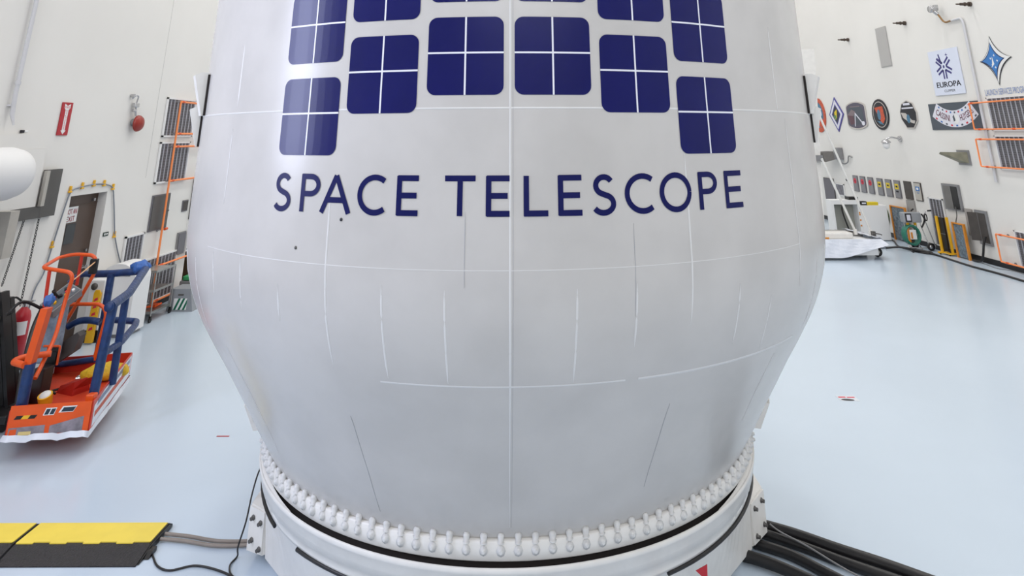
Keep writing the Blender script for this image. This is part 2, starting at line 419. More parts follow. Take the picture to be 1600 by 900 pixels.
# lettering, drawn as strokes on the curved surface
ZB, ZT = 2.599, 2.796; HH = ZT-ZB
def arc(cx, cy, rx, ry, a0, a1, n=18): return [(cx+rx*math.cos(math.radians(a0+(a1-a0)*i/n)), cy+ry*math.sin(math.radians(a0+(a1-a0)*i/n))) for i in range(n+1)]
GL = {  # polylines in a unit box
 'E': [[(1, .94), (0, .94)], [(.08, 0), (.08, 1)], [(0, .5), (.92, .5)], [(0, .06), (1, .06)]],
 'T': [[(0, .94), (1, .94)], [(.5, 0), (.5, 1)]],
 'L': [[(.1, 0), (.1, 1)], [(0, .06), (1, .06)]],
 'P': [[(.08, 0), (.08, 1)], [(0, .94), (.5, .94)] + arc(.5, .71, .42, .23, 90, -90, 14) + [(.08, .48)]],
 'A': [[(.04, 0), (.5, .98)], [(.5, .98), (.96, 0)], [(.18, .34), (.82, .34)]],
 'C': [arc(.62, .5, .56, .45, 52, 308, 26)],
 'O': [arc(.5, .5, .44, .45, 0, 360, 36)],
 'S': [arc(.5, .73, .36, .215, 30, 250, 16) + arc(.46, .265, .44, .225, 78, -150, 16)],
}
LET = [('S', -.529, -.479), ('P', -.449, -.399), ('A', -.394, -.320), ('C', -.302, -.240), ('E', -.213, -.168), ('T', -.113, -.050), ('E', -.027, .019),
       ('L', .048, .097), ('E', .119, .167), ('S', .190, .239), ('C', .261, .325), ('O', .341, .420), ('P', .442, .493), ('E', .518, .572)]
b = MB(); SW = .0145; lev = 0
for li, (ch, pa, pb) in enumerate(LET):
    if li == 5: b.build('lettering', NAVY2, fairing); b = MB()
    W_ = (pb-pa)*2.6
    for line in GL[ch]:
        P = [Vector((u*W_, v*HH)) for u, v in line]
        Q = []
        for a_, c_ in zip(P, P[1:]):
            m = max(1, int((c_-a_).length/.03)); Q += [a_.lerp(c_, i/m) for i in range(m)]
        Q.append(P[-1]); vs = []; lev += 1; off = .0024+.0003*(lev % 4)
        for i, q in enumerate(Q):
            t = (Q[min(i+1, len(Q)-1)]-Q[max(i-1, 0)]).normalized(); nn = Vector((-t.y, t.x))*SW
            for z in (q+nn, q-nn): vs.append(FP(pa+z.x/2.6, ZB+z.y, off))
        b.add(vs, [(2*i, 2*i+1, 2*i+3, 2*i+2) for i in range(len(Q)-1)], 0)
b.build('lettering', NAVY2, fairing)

# ------------------------------------------------------------------ the round stand
stand = thing('fairing_stand', 'white round steel stand with bolted side blocks carrying the fairing', 'stand', (AX, AY, 0))
b = MB(); b.lathe([(1.62, .785), (1.86, .784), (1.862, .722), (1.905, .7215)], (AX, AY-.014, 0), 96); b.build('gap_shade_liner', GAP, stand)  # near-black liner paints the shade inside the gap under the base ring
b = MB(); b.lathe([(1.60, .72), (1.90, .72), (1.906, .772), (1.913, .779), (1.920, .772), (1.917, .748), (1.908, .742), (1.906, .70), (1.900, .695), (1.896, .665), (1.880, .66), (1.876, .618), (1.87, .60), (1.80, .60)], (AX, AY-.028, 0), 192)
for sg in (-1, 1):   # sealant closing the gap at the sides
    vs = []; N_ = 60
    for i in range(N_+1):
        q = sg*math.radians(44+i*(180-44)/N_); tp = min(1, max(0, (abs(math.degrees(q))-44)/12.0))
        zt_ = .776+.0085*tp
        for (rr_, z_, cy_) in ((1.914, .770, AY-.028), (1.9125, zt_, AY-.020*(1-tp)), (1.912-.012*tp, zt_, AY-.020*(1-tp))): vs.append((AX+rr_*math.sin(q), cy_-rr_*math.cos(q), z_))
    b.add(vs, [(3*i+j, 3*i+j+1, 3*i+4+j, 3*i+3+j) for i in range(N_) for j in (0, 1)], 0, True)
b.build('ring_flange', WHITEM, stand)
mbs = MB()
for k in range(-15, 16):   # clamp segments round the flange
    mb = MB(); p0 = .02+k*.085-.03; p1 = p0+.06; vs = []
    for p_ in (p0, (p0+p1)/2, p1):
        for (r, z) in ((1.885, .622), (1.895, .628), (1.895, .655), (1.885, .661)): vs.append((AX+r*math.sin(p_), AY-r*math.cos(p_), z))
    fs = []
    for i in range(2):
        for j in range(3): fs.append((i*4+j, i*4+j+1, i*4+5+j, i*4+4+j))
    fs += [(0, 1, 2, 3), (8, 9, 10, 11)]; mb.add(vs, fs); mb.build('clamp_segment', WHITEM, stand)
bot = [(-1.90, 5.67), (-1.0, 4.66), (-.75, 4.5), (.55, 4.5), (.8, 4.68), (1.72, 5.74), (1.72, 6.6), (.8, 7.6), (-1.0, 7.6), (-1.9, 6.6)]
b = MB(); n = 120; vs = []
def polyhit(ang):
    d = Vector((math.sin(ang), -math.cos(ang)))
    for i in range(len(bot)):
        p = Vector(bot[i])-Vector((AX, AY)); q = Vector(bot[(i+1) % len(bot)])-Vector((AX, AY)); e = q-p
        den = d.x*e.y-d.y*e.x
        if abs(den) < 1e-9: continue
        t = (p.x*e.y-p.y*e.x)/den; u = (p.x*d.y-p.y*d.x)/den
        if t > 0 and -1e-6 <= u <= 1+1e-6: return t
    return 1.7
for lvl, z in ((0, .60), (1, .52), (2, .06), (3, .0)):
    for k in range(n):
        a_ = 2*PI*k/n; r0 = 1.872; r1 = polyhit(a_)
        r = r0 if lvl == 0 else (min(r0, r1+.03)*.35+r0*.65 if lvl == 1 else (r1 if lvl == 2 else r1*.97)); vs.append((AX+r*math.sin(a_), AY-r*math.cos(a_), z))
b.add(vs, [(l*n+k, l*n+(k+1) % n, (l+1)*n+(k+1) % n, (l+1)*n+k) for l in range(3) for k in range(n)], 0, False)
b.build('skirt', WHITEM, stand)
def block(plan, zf, zi, bolts, nm):
    """side block: plan[0], plan[1] are the outer and inner end of the bolted face"""
    m = len(plan); zt = [zf, zf-.02, zi, zi, zf+.05]
    b = MB(); vs = [(x, y, .07) for x, y in plan]+[(x, y, zt[i]) for i, (x, y) in enumerate(plan)]
    b.add(vs, [list(range(m)), [m+i for i in range(m)]]+[(i, (i+1) % m, m+(i+1) % m, m+i) for i in range(m)])
    o = b.build('side_block', WHITEM, stand)
    a, c = Vector((*plan[0], 0)), Vector((*plan[1], 0)); t = (c-a).normalized(); nn = Vector((t.y, -t.x, 0))
    if nn.y > 0: nn = -nn
    b = MB(); L = (c-a).length
    def fn(u, v, d): p = a+t*u*L+nn*d; return (p.x, p.y, v)
    b.prism([(0, .08), (1, .08), (1.0, zf-.03), (0.0, zf-.01)], fn, .001, .014); pl = b.build('end_plate', WHITEM, o)
    for u, z in bolts:
        mb = MB(); mb.tube([fn(u, z, .012), fn(u, z, .018), fn(u, z, .0185), fn(u, z, .04)], .016, 6, rs=[.019, .019, .014, .013]); mb.build('nut', DGREY, o)
block([(-2.03, 5.71), (-1.90, 5.65), (-1.72, 5.78), (-1.72, 6.6), (-2.03, 6.6)], .36, .52, [(.28, .285), (.8, .265), (.3, .15), (.85, .11)], 'l')
block([(1.875, 5.90), (1.72, 5.735), (1.55, 5.85), (1.55, 6.7), (1.875, 6.7)], .36, .52, [(.25, .30), (.8, .29), (.2, .145), (.8, .12)], 'r')
# rubber hose round the stand, its ties and flags
pts = [(AX+1.892*math.sin(a_), AY-1.892*math.cos(a_), .592+.004*math.sin(9*a_)) for a_ in [math.radians(d) for d in range(-100, -49, 3)]]
b = MB(); b.tube(pts, .011, 8); tag(b.build('hose', BLACKR), 'thin black hose running round the left side of the white stand', 'hose')
pts = [(AX+1.892*math.sin(a_), AY-1.892*math.cos(a_), .592+.004*math.sin(9*a_)) for a_ in [math.radians(d) for d in range(-42, 26, 3)]]
b = MB(); b.tube(pts, .012, 8); tag(b.build('hose', BLACKR), 'thin dark hose along the lower front edge of the white stand', 'hose')
pts = [(AX+1.892*math.sin(a_), AY-1.892*math.cos(a_), .592+.003*math.sin(7*a_)) for a_ in [math.radians(d) for d in range(30, 94, 3)]]
b = MB(); b.tube(pts, .012, 8); tag(b.build('hose', BLACKR), 'thin grey black hose curving round the right side of the white stand', 'hose')
def knot(c, n_, label, name='cable_tie'):
    b = MB()
    for i in range(n_):
        o = Vector(c)+Vector((random.uniform(-.02, .02), random.uniform(-.02, .02), random.uniform(-.015, .015)))
        b.tube(rnd([o+Vector((.016*math.cos(t), .01*math.sin(t), .014*math.sin(t+i))) for t in [k*1.05 for k in range(6)]], .005, 2, True), .005, 6, closed=True)
    return tag(b.build(name, COPPER), label, 'cable tie')
knot((-2.015, 5.87, .585), 5, 'small copper coloured tie knotted on the hose at the left side of the stand')
knot((.80, 4.42, .57), 4, 'orange tie hanging from the hose at the lower front right of the stand')
b = MB(); b.prism([(0, 0), (.07, .03), (.065, -.05)], lambda u, v, d: (1.02+u, 4.57+d, .55+v), 0, .004)
tag(b.build('warning_flag', RED), 'small red flag tag stuck on the white stand near the bottom edge', 'flag')

# ------------------------------------------------------------------ hoses and cables on the floor
def cable(name, pts, r, m, label, cat, group=None, k=6, n=8):
    b = MB(); b.tube(smooth(pts, k), r, n); return tag(b.build(name, m), label, cat, group)
cable('hose', [(-2.80, 6.02, .02), (-2.6, 5.99, .018), (-2.35, 5.93, .018), (-2.1, 5.93, .018), (-1.95, 5.98, .018)], .0125, HOSE, 'rear of two beige hoses from the cable ramp to the stand', 'hose')
cable('hose', [(-2.80, 5.955, .02), (-2.6, 5.93, .018), (-2.35, 5.875, .018), (-2.1, 5.88, .018), (-1.95, 5.93, .018)], .0125, HOSE, 'front of two beige hoses from the cable ramp to the stand', 'hose')
cable('cable', [(-2.87, 5.86, .02), (-2.78, 5.80, .008), (-2.66, 5.66, .008), (-2.54, 5.61, .008), (-2.40, 5.66, .008), (-2.25, 5.63, .008), (-2.08, 5.55, .008), (-2.0, 5.45, .008), (-1.92, 5.3, .008)], .007, BLACKR, 'thin grey wire meandering from the end of the cable ramp', 'cable')
cable('cable', [(-2.02, 5.88, .56), (-2.05, 5.84, .50), (-2.055, 5.76, .40), (-2.06, 5.70, .25), (-2.1, 5.70, .10), (-2.12, 5.76, .012), (-2.13, 5.66, .012), (-2.08, 5.56, .012), (-1.98, 5.48, .012), (-1.9, 5.4, .012)], .006, BLACKR, 'thin black wire dropping down the left bolted block of the stand to the floor', 'cable')
gb = 'black cable bundles leaving the stand'
lb = 'thick black cable bundle running on the floor from the right side of the stand'
for pts, r in (([(1.84, 6.08, .046), (2.1, 5.93, .045), (2.35, 5.74, .045), (2.62, 5.55, .045), (3.0, 5.25, .045), (3.5, 4.9, .045)], .040),
               ([(1.84, 5.98, .036), (2.1, 5.80, .035), (2.35, 5.60, .035), (2.7, 5.35, .035), (3.3, 4.9, .035)], .034),
               ([(1.76, 5.84, .036), (1.98, 5.70, .035), (2.15, 5.50, .035), (2.4, 5.2, .035), (2.7, 4.8, .035)], .034),
               ([(1.58, 5.70, .046), (1.70, 5.64, .046), (1.86, 5.53, .045), (2.1, 5.3, .045), (2.4, 5.0, .045)], .038)):
    cable('cable_bundle', pts, r, BLACKR, lb, 'cable', gb, n=10)
cable('cable', [(1.93, 5.95, .1), (1.98, 5.88, .085), (2.12, 5.72, .075), (2.3, 5.5, .05), (2.6, 5.2, .02)], .006, GREY, 'thin grey wire lying across the black cable bundles by the stand', 'cable')
# cable ramps
def ramp(x0, x1, label, endcap):
    t = thing('cable_ramp', label, 'cable ramp', ((x0+x1)/2, 5.91, 0), 'yellow and black cable ramps')
    b = MB(); P = [(5.66, 0.002), (5.66, .008), (5.84, .045), (6.11, .045), (6.17, .012), (6.17, .002)]
    b.prism(P, lambda u, v, d: (d, u, v), x0, x1); b.build('ramp_body', TREAD, t)
    b = MB(); pts = [(x0+.004, 6.105), (x1-.01, 6.105), (x1-.01, 5.845)]
    nt_ = 8; w_ = (x1-.01-x0-.004)/nt_
    for i in range(nt_):
        xa = x1-.01-w_*i; y = 5.845 if i % 2 else 5.862; y2 = 5.862 if i % 2 else 5.845
        pts += [(xa, y), (xa-w_*.98, y)]
    pts += [(x0+.004, 5.85)]
    b.prism(pts, lambda u, v, d: (u, v, d), .0455, .052); b.build('hinged_lid', YELLOW, t)
    if endcap:
        b = MB(); b.prism([(5.68, .004), (5.84, .04), (6.1, .04), (6.15, .01)], lambda u, v, d: (d, u, v), x1, x1+.012)
        b.prism([(5.74, .004), (5.79, .03), (5.85, .03), (5.85, .004)], lambda u, v, d: (d, u, v), x1+.012, x1+.05); b.build('end_joint', BLACK, t)
ramp(-3.85, -2.82, 'yellow lidded black cable ramp whose cut end lies nearest the stand', True)
ramp(-4.9, -3.87, 'yellow lidded black cable ramp cut off by the left edge of the photo', False)
b = MB(); b.box((-3.19, 7.722, 0.0005), (-3.06, 7.74, .003)); tag(b.build('floor_tape', RED), 'short strip of red tape on the blue floor left of the stand', 'tape')
t = thing('floor_label', 'small white floor label with red print and a black oval, right of the fairing', 'floor label', (3.87, 8.63, 0))
b = MB(); b.box((3.76, 8.56, .0005), (3.98, 8.72, .002)); b.build('backing', mat('label_pale', S(208, 214, 222), .4), t)
b = MB(); b.prism([(3.85+.075*math.cos(a_), 8.595+.028*math.sin(a_)-.1*.075*math.cos(a_)) for a_ in [k*PI/8 for k in range(16)]], lambda u, v, d: (u, v, d), .0022, .003); b.build('black_oval', PBLACK, t)
b = MB(); b.box((3.775, 8.66, .0022), (3.86, 8.69, .003)); b.box((3.875, 8.655, .0022), (3.965, 8.68, .003)); b.build('print', REDT, t)

# ------------------------------------------------------------------ helpers for the walls
def fR(u, z, d): return (XR-.008-d, u, z)
def fL(u, z, d): return (XL+.004+d, u, z)
def wbox(b, f, ya, yb, za, zb, d0, d1, mi=0, bev=0): b.box(f(ya, za, d0), f(yb, zb, d1), mi, bev)
def louvre(f, ya, yb, za, zb, n, label, side, vertical=True):
    t = thing('wall_louvre', label, 'louvre', f((ya+yb)/2, za, 0), 'grey wall louvres')
    b = MB(); wbox(b, f, ya-.03, yb+.03, za-.03, za, .0, .03); wbox(b, f, ya-.03, yb+.03, zb, zb+.03, .0, .03)
    wbox(b, f, ya-.03, ya, za-.03, zb+.03, 0, .03); wbox(b, f, yb, yb+.03, za-.03, zb+.03, 0, .03); b.build('frame', WHITE, t)
    b = MB(); wbox(b, f, ya, yb, za, zb, .002, .008, 0); nn = n; w_ = (yb-ya)/nn
    for i in range(nn): wbox(b, f, ya+w_*i+w_*.74, ya+w_*(i+.98), za, zb, .008, .022, 1)
    for i in range(int((zb-za)/.05)): wbox(b, f, ya, yb, za+.05*i, za+.05*i+.012, .008, .016, 2)
    b.build('grille', [LOUV, LOUVL, DGREY], t); return t
louvre(fL, 12.31, 13.34, 3.03, 3.70, 8, 'grey louvre on the left wall, the higher of the upper pair', 'l')
louvre(fL, 12.30, 13.33, 2.20, 2.88, 8, 'grey louvre on the left wall, the lower of the upper pair', 'l')
louvre(fL, 11.67, 12.17, .45, 1.34, 5, 'narrow grey louvre low on the left wall above the white domed machine', 'l')
louvre(fL, 12.32, 13.42, .14, .86, 9, 'wide grey louvre low on the left wall behind the utility cart', 'l')
louvre(fR, 14.2, 15.47, 3.09, 3.80, 9, 'large grey louvre on the right wall beside the CASSINI HUYGENS banner', 'r')
louvre(fR, 14.2, 15.47, 2.23, 2.93, 9, 'large grey louvre on the right wall below the one beside the banner', 'r')
louvre(fR, 14.6, 15.49, .15, .86, 7, 'grey louvre low on the right wall inside the orange rail', 'r')
louvre(fR, 17.93, 18.48, .15, 1.30, 4, 'tall narrow grey louvre low on the right wall behind the green reel cart', 'r')
louvre(fR, 23.24, 23.77, .96, 1.30, 6, 'small grey louvre high on the far right wall behind the white struts', 'r')

# orange guard rails standing off the walls
def rail(name, f, segs, stubs, label):
    t = thing(name, label, 'guard rail', f(segs[0][0][0], segs[0][0][1], 0.1))
    b = MB()
    for s_ in segs: b.tube(rnd([f(u, z, .10) for u, z in s_], .03, 3), .019, 8)
    b.build('rail', ORANGEC, t)
    for u, z in stubs:
        b = MB(); b.cyl(f(u, z, 0), f(u, z, .1), .01, 8); b.cyl(f(u, z, 0), f(u, z, .012), .035, 12); b.build('wall_bracket', GREY, t)
    for u, z in stubs:
        b = MB(); b.cyl(f(u+.07, z, .1), f(u+.15, z, .1), .024, 10); b.build('coupling', ORANGE, t)
rail('guard_rail', fL, [[(12.62, 3.68), (12.62, .12)], [(12.62, 3.66), (14.4, 3.66)], [(12.62, 3.06), (14.4, 3.06)], [(12.62, 2.82), (14.4, 2.82)], [(12.62, 2.20), (14.4, 2.20)], [(12.66, .73), (14.4, .73)], [(12.66, .14), (14.4, .14)]],
     [(12.60, 3.66), (12.62, 3.06), (12.62, 2.82), (12.62, 2.20), (12.64, 1.35), (12.66, .73), (12.66, .14)], 'orange pipe guard rail with many cross pipes on the left wall')
rail('guard_rail', fR, [[(14.0, 3.73), (16.0, 3.72), (16.0, 3.10), (14.0, 3.10)]], [(15.8, 3.72), (15.7, 3.10), (14.6, 3.10)], 'orange pipe loop on the right wall overlapping the CASSINI HUYGENS banner')
rail('guard_rail', fR, [[(14.0, 2.87), (16.03, 2.87), (16.03, 2.24), (14.0, 2.24)]], [(15.75, 2.87), (15.7, 2.24)], 'orange pipe loop on the right wall just below the banner')
rail('guard_rail', fR, [[(14.0, .74), (16.02, .74), (16.02, .15), (14.0, .15)]], [(15.75, .74), (15.7, .15)], 'orange pipe loop low on the right wall near the floor')

# ------------------------------------------------------------------ left wall things
b = MB(); b.tube(rnd([fL(8.52, 12, .05), fL(8.51, 3.5, .05), fL(8.53, 3.30, .05)], .05), .028, 12)
b.cyl(fL(8.51, 3.68, .05), fL(8.51, 3.72, .05), .036, 12); b.cyl(fL(8.52, 3.32, .05), fL(8.54, 3.16, .09), .03, 12, r2=.012)
b.box(fL(8.47, 3.40, 0), fL(8.55, 3.42, .05)); tag(b.build('wall_pipe', mat('pipe_white', S(206, 206, 210), .4)), 'white pipe running up the left wall at the photo edge', 'pipe')
# arrow sign
t = thing('fire_extinguisher_sign', 'red sign with a white downward arrow reading FIRE EXTINGUISHER on the left wall', 'sign', fL(9.60, 3.03, 0))
b = MB(); wbox(b, fL, 9.49, 9.71, 3.03, 3.50, 0, .012); b.build('red_panel', RED, t)
b = MB(); b.prism([(9.60, 3.045), (9.655, 3.10), (9.63, 3.10), (9.63, 3.39), (9.66, 3.42), (9.66, 3.48), (9.60, 3.45), (9.54, 3.48), (9.54, 3.42), (9.57, 3.39), (9.57, 3.10), (9.545, 3.10)], fL, .0125, .015); b.build('white_arrow', WHITE, t)
b = MB(); word(b, 'FIRE', lambda u, v, d: fL(9.548+u*.104, 3.415+v*.03, d), .0155)
for i, ch in enumerate('EXTINGUISHER'): word(b, ch, lambda u, v, d, i=i: fL(9.585+u*(.03 if ch != 'I' else .01), 3.372-i*.0235+v*.018, d), .0155)
b.build('print', REDT, t)
# bell
t = thing('fire_alarm_bell', 'round red alarm bell hanging under grey conduit fittings on the left wall', 'alarm bell', fL(11.32, 3.23, 0))
b = MB(); b.lathe([(0.001, .165), (.06, .158), (.11, .135), (.135, .10), (.14, .075), (.13, .07)], fL(11.33, 3.23, 0), 32, axis='X'); b.build('gong', BELLRED, t)
b = MB(); b.cyl(fL(11.30, 3.25, 0), fL(11.30, 3.25, .08), .06, 16); b.build('back_box', GREY, t)
b = MB(); b.tube(rnd([fL(11.28, 3.36, .05), fL(11.25, 3.46, .05), fL(11.24, 3.52, .06)], .03), .016, 8); wbox(b, fL, 11.17, 11.30, 3.50, 3.57, .02, .08, bev=.01); wbox(b, fL, 11.19, 11.27, 3.42, 3.47, .02, .07, bev=.01)
b.tube(rnd([fL(11.22, 3.56, .06), fL(11.23, 3.69, .08), fL(11.14, 3.70, .08), fL(11.13, 3.64, .03)], .04), .013, 8); b.cyl(fL(11.13, 3.69, 0), fL(11.13, 3.69, .07), .03, 10); b.build('conduit_fitting', CHROME, t)
b = MB(); wbox(b, fL, 8.79, 8.83, 3.06, 3.10, 0, .04, 0, .006); b.cyl(fL(8.84, 3.08, .02), fL(8.88, 3.08, .04), .014, 10, 1); tag(b.build('wall_sensor', [PBLACK, WHITE]), 'tiny black sensor on the left wall above the white duct', 'sensor')
# white duct with its wall frame
t = thing('air_duct', 'white round nosed air duct with a grey wall collar at the left edge', 'air duct', fL(8.9, 2.0, 0))
b = MB(); prof_ = [(.001, 0.42), (.12, .41), (.22, .36), (.29, .27), (.315, .15), (.315, -2.4)]
b.lathe(prof_, (XL+.37, 8.08, 2.57), 40, axis='Y'); b.v = [(x, y, z) for x, y, z in b.v]; b.build('duct', WHITE, t)
b = MB(); wbox(b, fL, 9.40, 9.70, 1.93, 2.56, .0, .06); wbox(b, fL, 8.3, 9.399, 1.93, 2.08, .0, .06); b.build('collar', DGREY, t)
b = MB(); wbox(b, fL, 9.33, 9.395, 2.085, 2.55, .055, .10); b.build('collar_reflection', BEIGE, t)  # beige strip paints the reflection on the frame's inner side
b = MB(); wbox(b, fL, 8.2, 9.30, 2.085, 2.85, .0, .05); b.prism([(9.30, 2.851), (8.95, 3.05), (8.2, 3.05), (8.2, 2.851)], fL, 0, .04); b.build('back_cover', WALL, t)
b = MB(); wbox(b, fL, 8.55, 8.70, 1.55, 2.1, .10, .30); b.build('support_leg', BEIGE, t)
for (pa, pb, lab) in (((9.14, 1.92), (8.99, 1.15), 'left of two hanging chains under the white duct'), ((9.42, 1.92), (9.40, .82), 'right of two hanging chains under the white duct')):
    b = MB(); n = 32
    for i in range(n):
        y = pa[0]+(pb[0]-pa[0])*i/n; z = pa[1]+(pb[1]-pa[1])*i/n; o = Vector(fL(y, z, .05)); h = (pa[1]-pb[1])/n*.62
        a_ = Vector((0, 1, 0)) if i % 2 else Vector((1, 0, 0))
        b.tube([o+a_*.012*math.cos(k)+Vector((0, 0, 1))*h*math.sin(k) for k in [2*PI*j/8 for j in range(8)]], .0045, 5, closed=True)
    tag(b.build('chain', BLACKR), lab, 'chain')
# not an exit sign
t = thing('not_an_exit_sign', 'white sign with red words NOT AN EXIT on the brown door', 'sign', (XL-.14, 10.34, 1.75))
b = MB(); b.box((XL-.139, 10.22, 1.745), (XL-.134, 10.50, 1.975)); b.build('board', WHITE, t)
b = MB(); word(b, 'NOT AN', lambda u, v, d: (XL-.134+d, 10.24+u*.24, 1.87+v*.075), .001, bold=.006); word(b, 'EXIT', lambda u, v, d: (XL-.134+d, 10.265+u*.19, 1.765+v*.075), .001, bold=.008); b.build('print', REDT, t)
b = MB(); wbox(b, fL, 11.02, 11.15, 1.46, 1.52, 0, .008, 0); wbox(b, fL, 11.04, 11.07, 1.475, 1.505, .008, .009, 1); wbox(b, fL, 11.085, 11.13, 1.48, 1.50, .008, .009, 1); tag(b.build('door_number_sign', [mat('dark_green', S(26, 52, 44), .5), WHITE]), 'small dark green plate on the left wall beside the brown door', 'sign')
# cable clipped round the door
cp = [(9.60, .62), (9.66, 1.0), (9.78, 1.14), (9.85, 1.51), (9.93, 1.9), (10.01, 2.24), (10.27, 2.275), (10.54, 2.29), (10.80, 2.275), (11.04, 2.22), (11.16, 1.9), (11.31, 1.44), (11.45, 1.2), (11.60, .98)]
b = MB(); b.tube(rnd([fL(u, z, .018) for u, z in cp], .1, 4), .010, 8); wt = tag(b.build('wall_cable', mat('grey_blue_cable', S(126, 132, 142), .5)), 'grey cable clipped to the left wall in an arch round the brown door', 'cable')
for i, (u, z) in enumerate([(9.85, 1.51), (10.01, 2.24), (10.27, 2.275), (10.54, 2.29), (10.80, 2.275), (11.05, 2.2), (11.31, 1.44)]):
    b = MB(); wbox(b, fL, u-.03, u+.03, z-.035, z-.005, 0, .03, bev=.006); wbox(b, fL, u-.012, u+.022, z+.0, z+.06, 0, .025, bev=.004); b.build('clip', YEL2, wt)
# grey service panel, small dark panel, low cabinet, dark column
def flatpanel(name, f, ya, yb, za, zb, d, m, label, cat, frame=None, knob=None, group=None):
    t = thing(name, label, cat, f((ya+yb)/2, za, 0), group)
    b = MB(); e = .02; wbox(b, f, ya, yb, za, zb, 0, d*.7); b.build('frame', frame or m, t)
    b = MB(); wbox(b, f, ya+e, yb-e, za+e, zb-e, d*.7, d); b.build('door', m, t)
    if knob: b = MB(); b.cyl(f(knob[0], knob[1], d), f(knob[0], knob[1], d+.02), .012, 10); b.build('latch', CHROME, t)
    return t
flatpanel('service_box', fL, 12.30, 12.90, 1.35, 1.97, .03, DGREY, 'dark grey access panel on the left wall behind the orange rail', 'access panel', LOUV, (12.86, 1.66))
flatpanel('service_box', fL, 13.43, 13.64, 1.57, 1.78, .02, PANELD, 'small square dark panel on the left wall near the fairing edge', 'access panel', LOUV)
flatpanel('service_box', fL, 13.40, 13.70, .78, 1.19, .04, LOUV, 'narrow grey cabinet low on the left wall near the fairing edge', 'access panel', GREY)
b = MB(); b.box((XL+.0, 13.74, .80), (XL+.05, 13.83, 1.38), 1); b.box((XL, 13.76, 1.40), (XL+.06, 13.84, 2.16), 0)
for i in range(7): b.box((XL+.051, 13.75, .83+.075*i), (XL+.054, 13.82, .86+.075*i), 2 if i < 5 else 3)
tag(b.build('conduit_column', [PANELD, WHITE, PBLACK, REDT]), 'tall dark brown strip with labelled lower part at the left wall opening', 'wall strip')
# fire extinguisher
t = thing('fire_extinguisher', 'red fire extinguisher with white label on the left wall behind the lift basket', 'fire extinguisher', fL(9.36, .2, .14))
c = fL(9.36, 0, .14)
b = MB(); b.lathe([(0.001, .20), (.08, .20), (.095, .22), (.095, .72), (.08, .78), (.045, .82), (.03, .84)], (c[0], c[1], 0), 28); b.build('cylinder', RED, t)
b = MB(); b.lathe([(.0965, .52), (.0965, .68)], (c[0], c[1], 0), 16, a0=-2.6, a1=-.2); b.build('label', WHITE, t)
b = MB(); b.cyl((c[0], c[1], .83), (c[0], c[1], .90), .028, 12); b.box((c[0]-.02, c[1]-.02, .9), (c[0]+.12, c[1]+.02, .915)); b.box((c[0]-.02, c[1]-.015, .875), (c[0]+.11, c[1]+.015, .885)); b.build('valve', CHROME, t)
b = MB(); b.tube(smooth([(c[0], c[1]-.02, .88), (c[0]-.05, c[1]-.13, .98), (c[0]-.04, c[1]-.2, .9), (c[0], c[1]-.15, .76), (c[0]+.02, c[1]-.11, .6), (c[0]+.02, c[1]-.105, .42)], 5), .012, 8); b.build('hose', BLACKR, t)
b = MB(); b.box((XL, c[1]-.03, .6), (XL+.06, c[1]+.03, .7)); b.build('wall_hook', GREY, t)
# warning plate behind the extinguisher
# white domed machine
t = thing('floor_scrubber', 'white machine with a domed hood and small dark window behind the lift basket', 'floor scrubber', (-6.47, 11.3, 0))
b = MB(); P = [(-.29, .05), (.29, .05), (.29, .72)]+[(.29*math.cos(math.radians(a_)), .80+.25*math.sin(math.radians(a_))) for a_ in range(0, 181, 12)]+[(-.29, .72)]
b.prism(P, lambda u, v, d: (-6.45+u, 11.3+d, v), -.22, .22); b.build('hood', WHITE, t)
b = MB(); b.prism([(.02, .87), (.20, .87), (.17, .94), (.10, .97), (.04, .96)], lambda u, v, d: (-6.45+u, 11.3+d, v), -.228, -.221)
b.build('window_frame', BLACK, t)
b = MB(); b.prism([(.035, .88), (.18, .88), (.155, .93), (.10, .955), (.05, .95)], lambda u, v, d: (-6.45+u, 11.3+d, v), -.232, -.229); b.build('window', GREY, t)
b = MB(); b.box((-6.72, 11.1, 0), (-6.2, 11.5, .05)); b.build('base', GREY, t)
# white gauge cabinet
t = thing('gauge_cabinet', 'white floor cabinet with a round grey gauge, black base, beside the brown door', 'cabinet', (-6.68, 10.98, 0))
b = MB(); b.box((-6.77+.02, 10.86, .16), (-6.50, 11.06, .86), bev=.015); b.build('body', WHITE, t)
b = MB(); b.box((-6.76+.01, 10.85, .0), (-6.49, 11.07, .16)); b.build('base', BLACK, t)
b = MB(); b.lathe([(.001, .0), (.045, 0), (.05, .01), (.05, .02)], (-6.66, 10.84, .77), 20, axis='Y'); b.build('gauge', DGREY, t)
t = thing('wet_floor_sign', 'folded yellow floor sign with red print leaning beside the white cabinet', 'floor sign', (-6.50, 10.76, 0))
b = MB(); fs_ = lambda u, v, d: (-6.56+u+.02*v, 10.78+d, v)
b.prism([(-.055, .02), (.055, .02), (.05, .70), (.03, .74), (-.03, .74), (-.05, .70)], fs_, -.015, .0); b.prism([(-.055, .02), (.055, .02), (.05, .70), (-.05, .70)], fs_, .012, .03); b.build('board', YEL2, t)
b = MB()
for i in range(5): b.prism([(-.03, .18+.1*i), (.03, .2+.1*i), (.025, .24+.1*i), (-.02, .22+.1*i)], fs_, -.018, -.0155)
b.build('print', REDT, t)
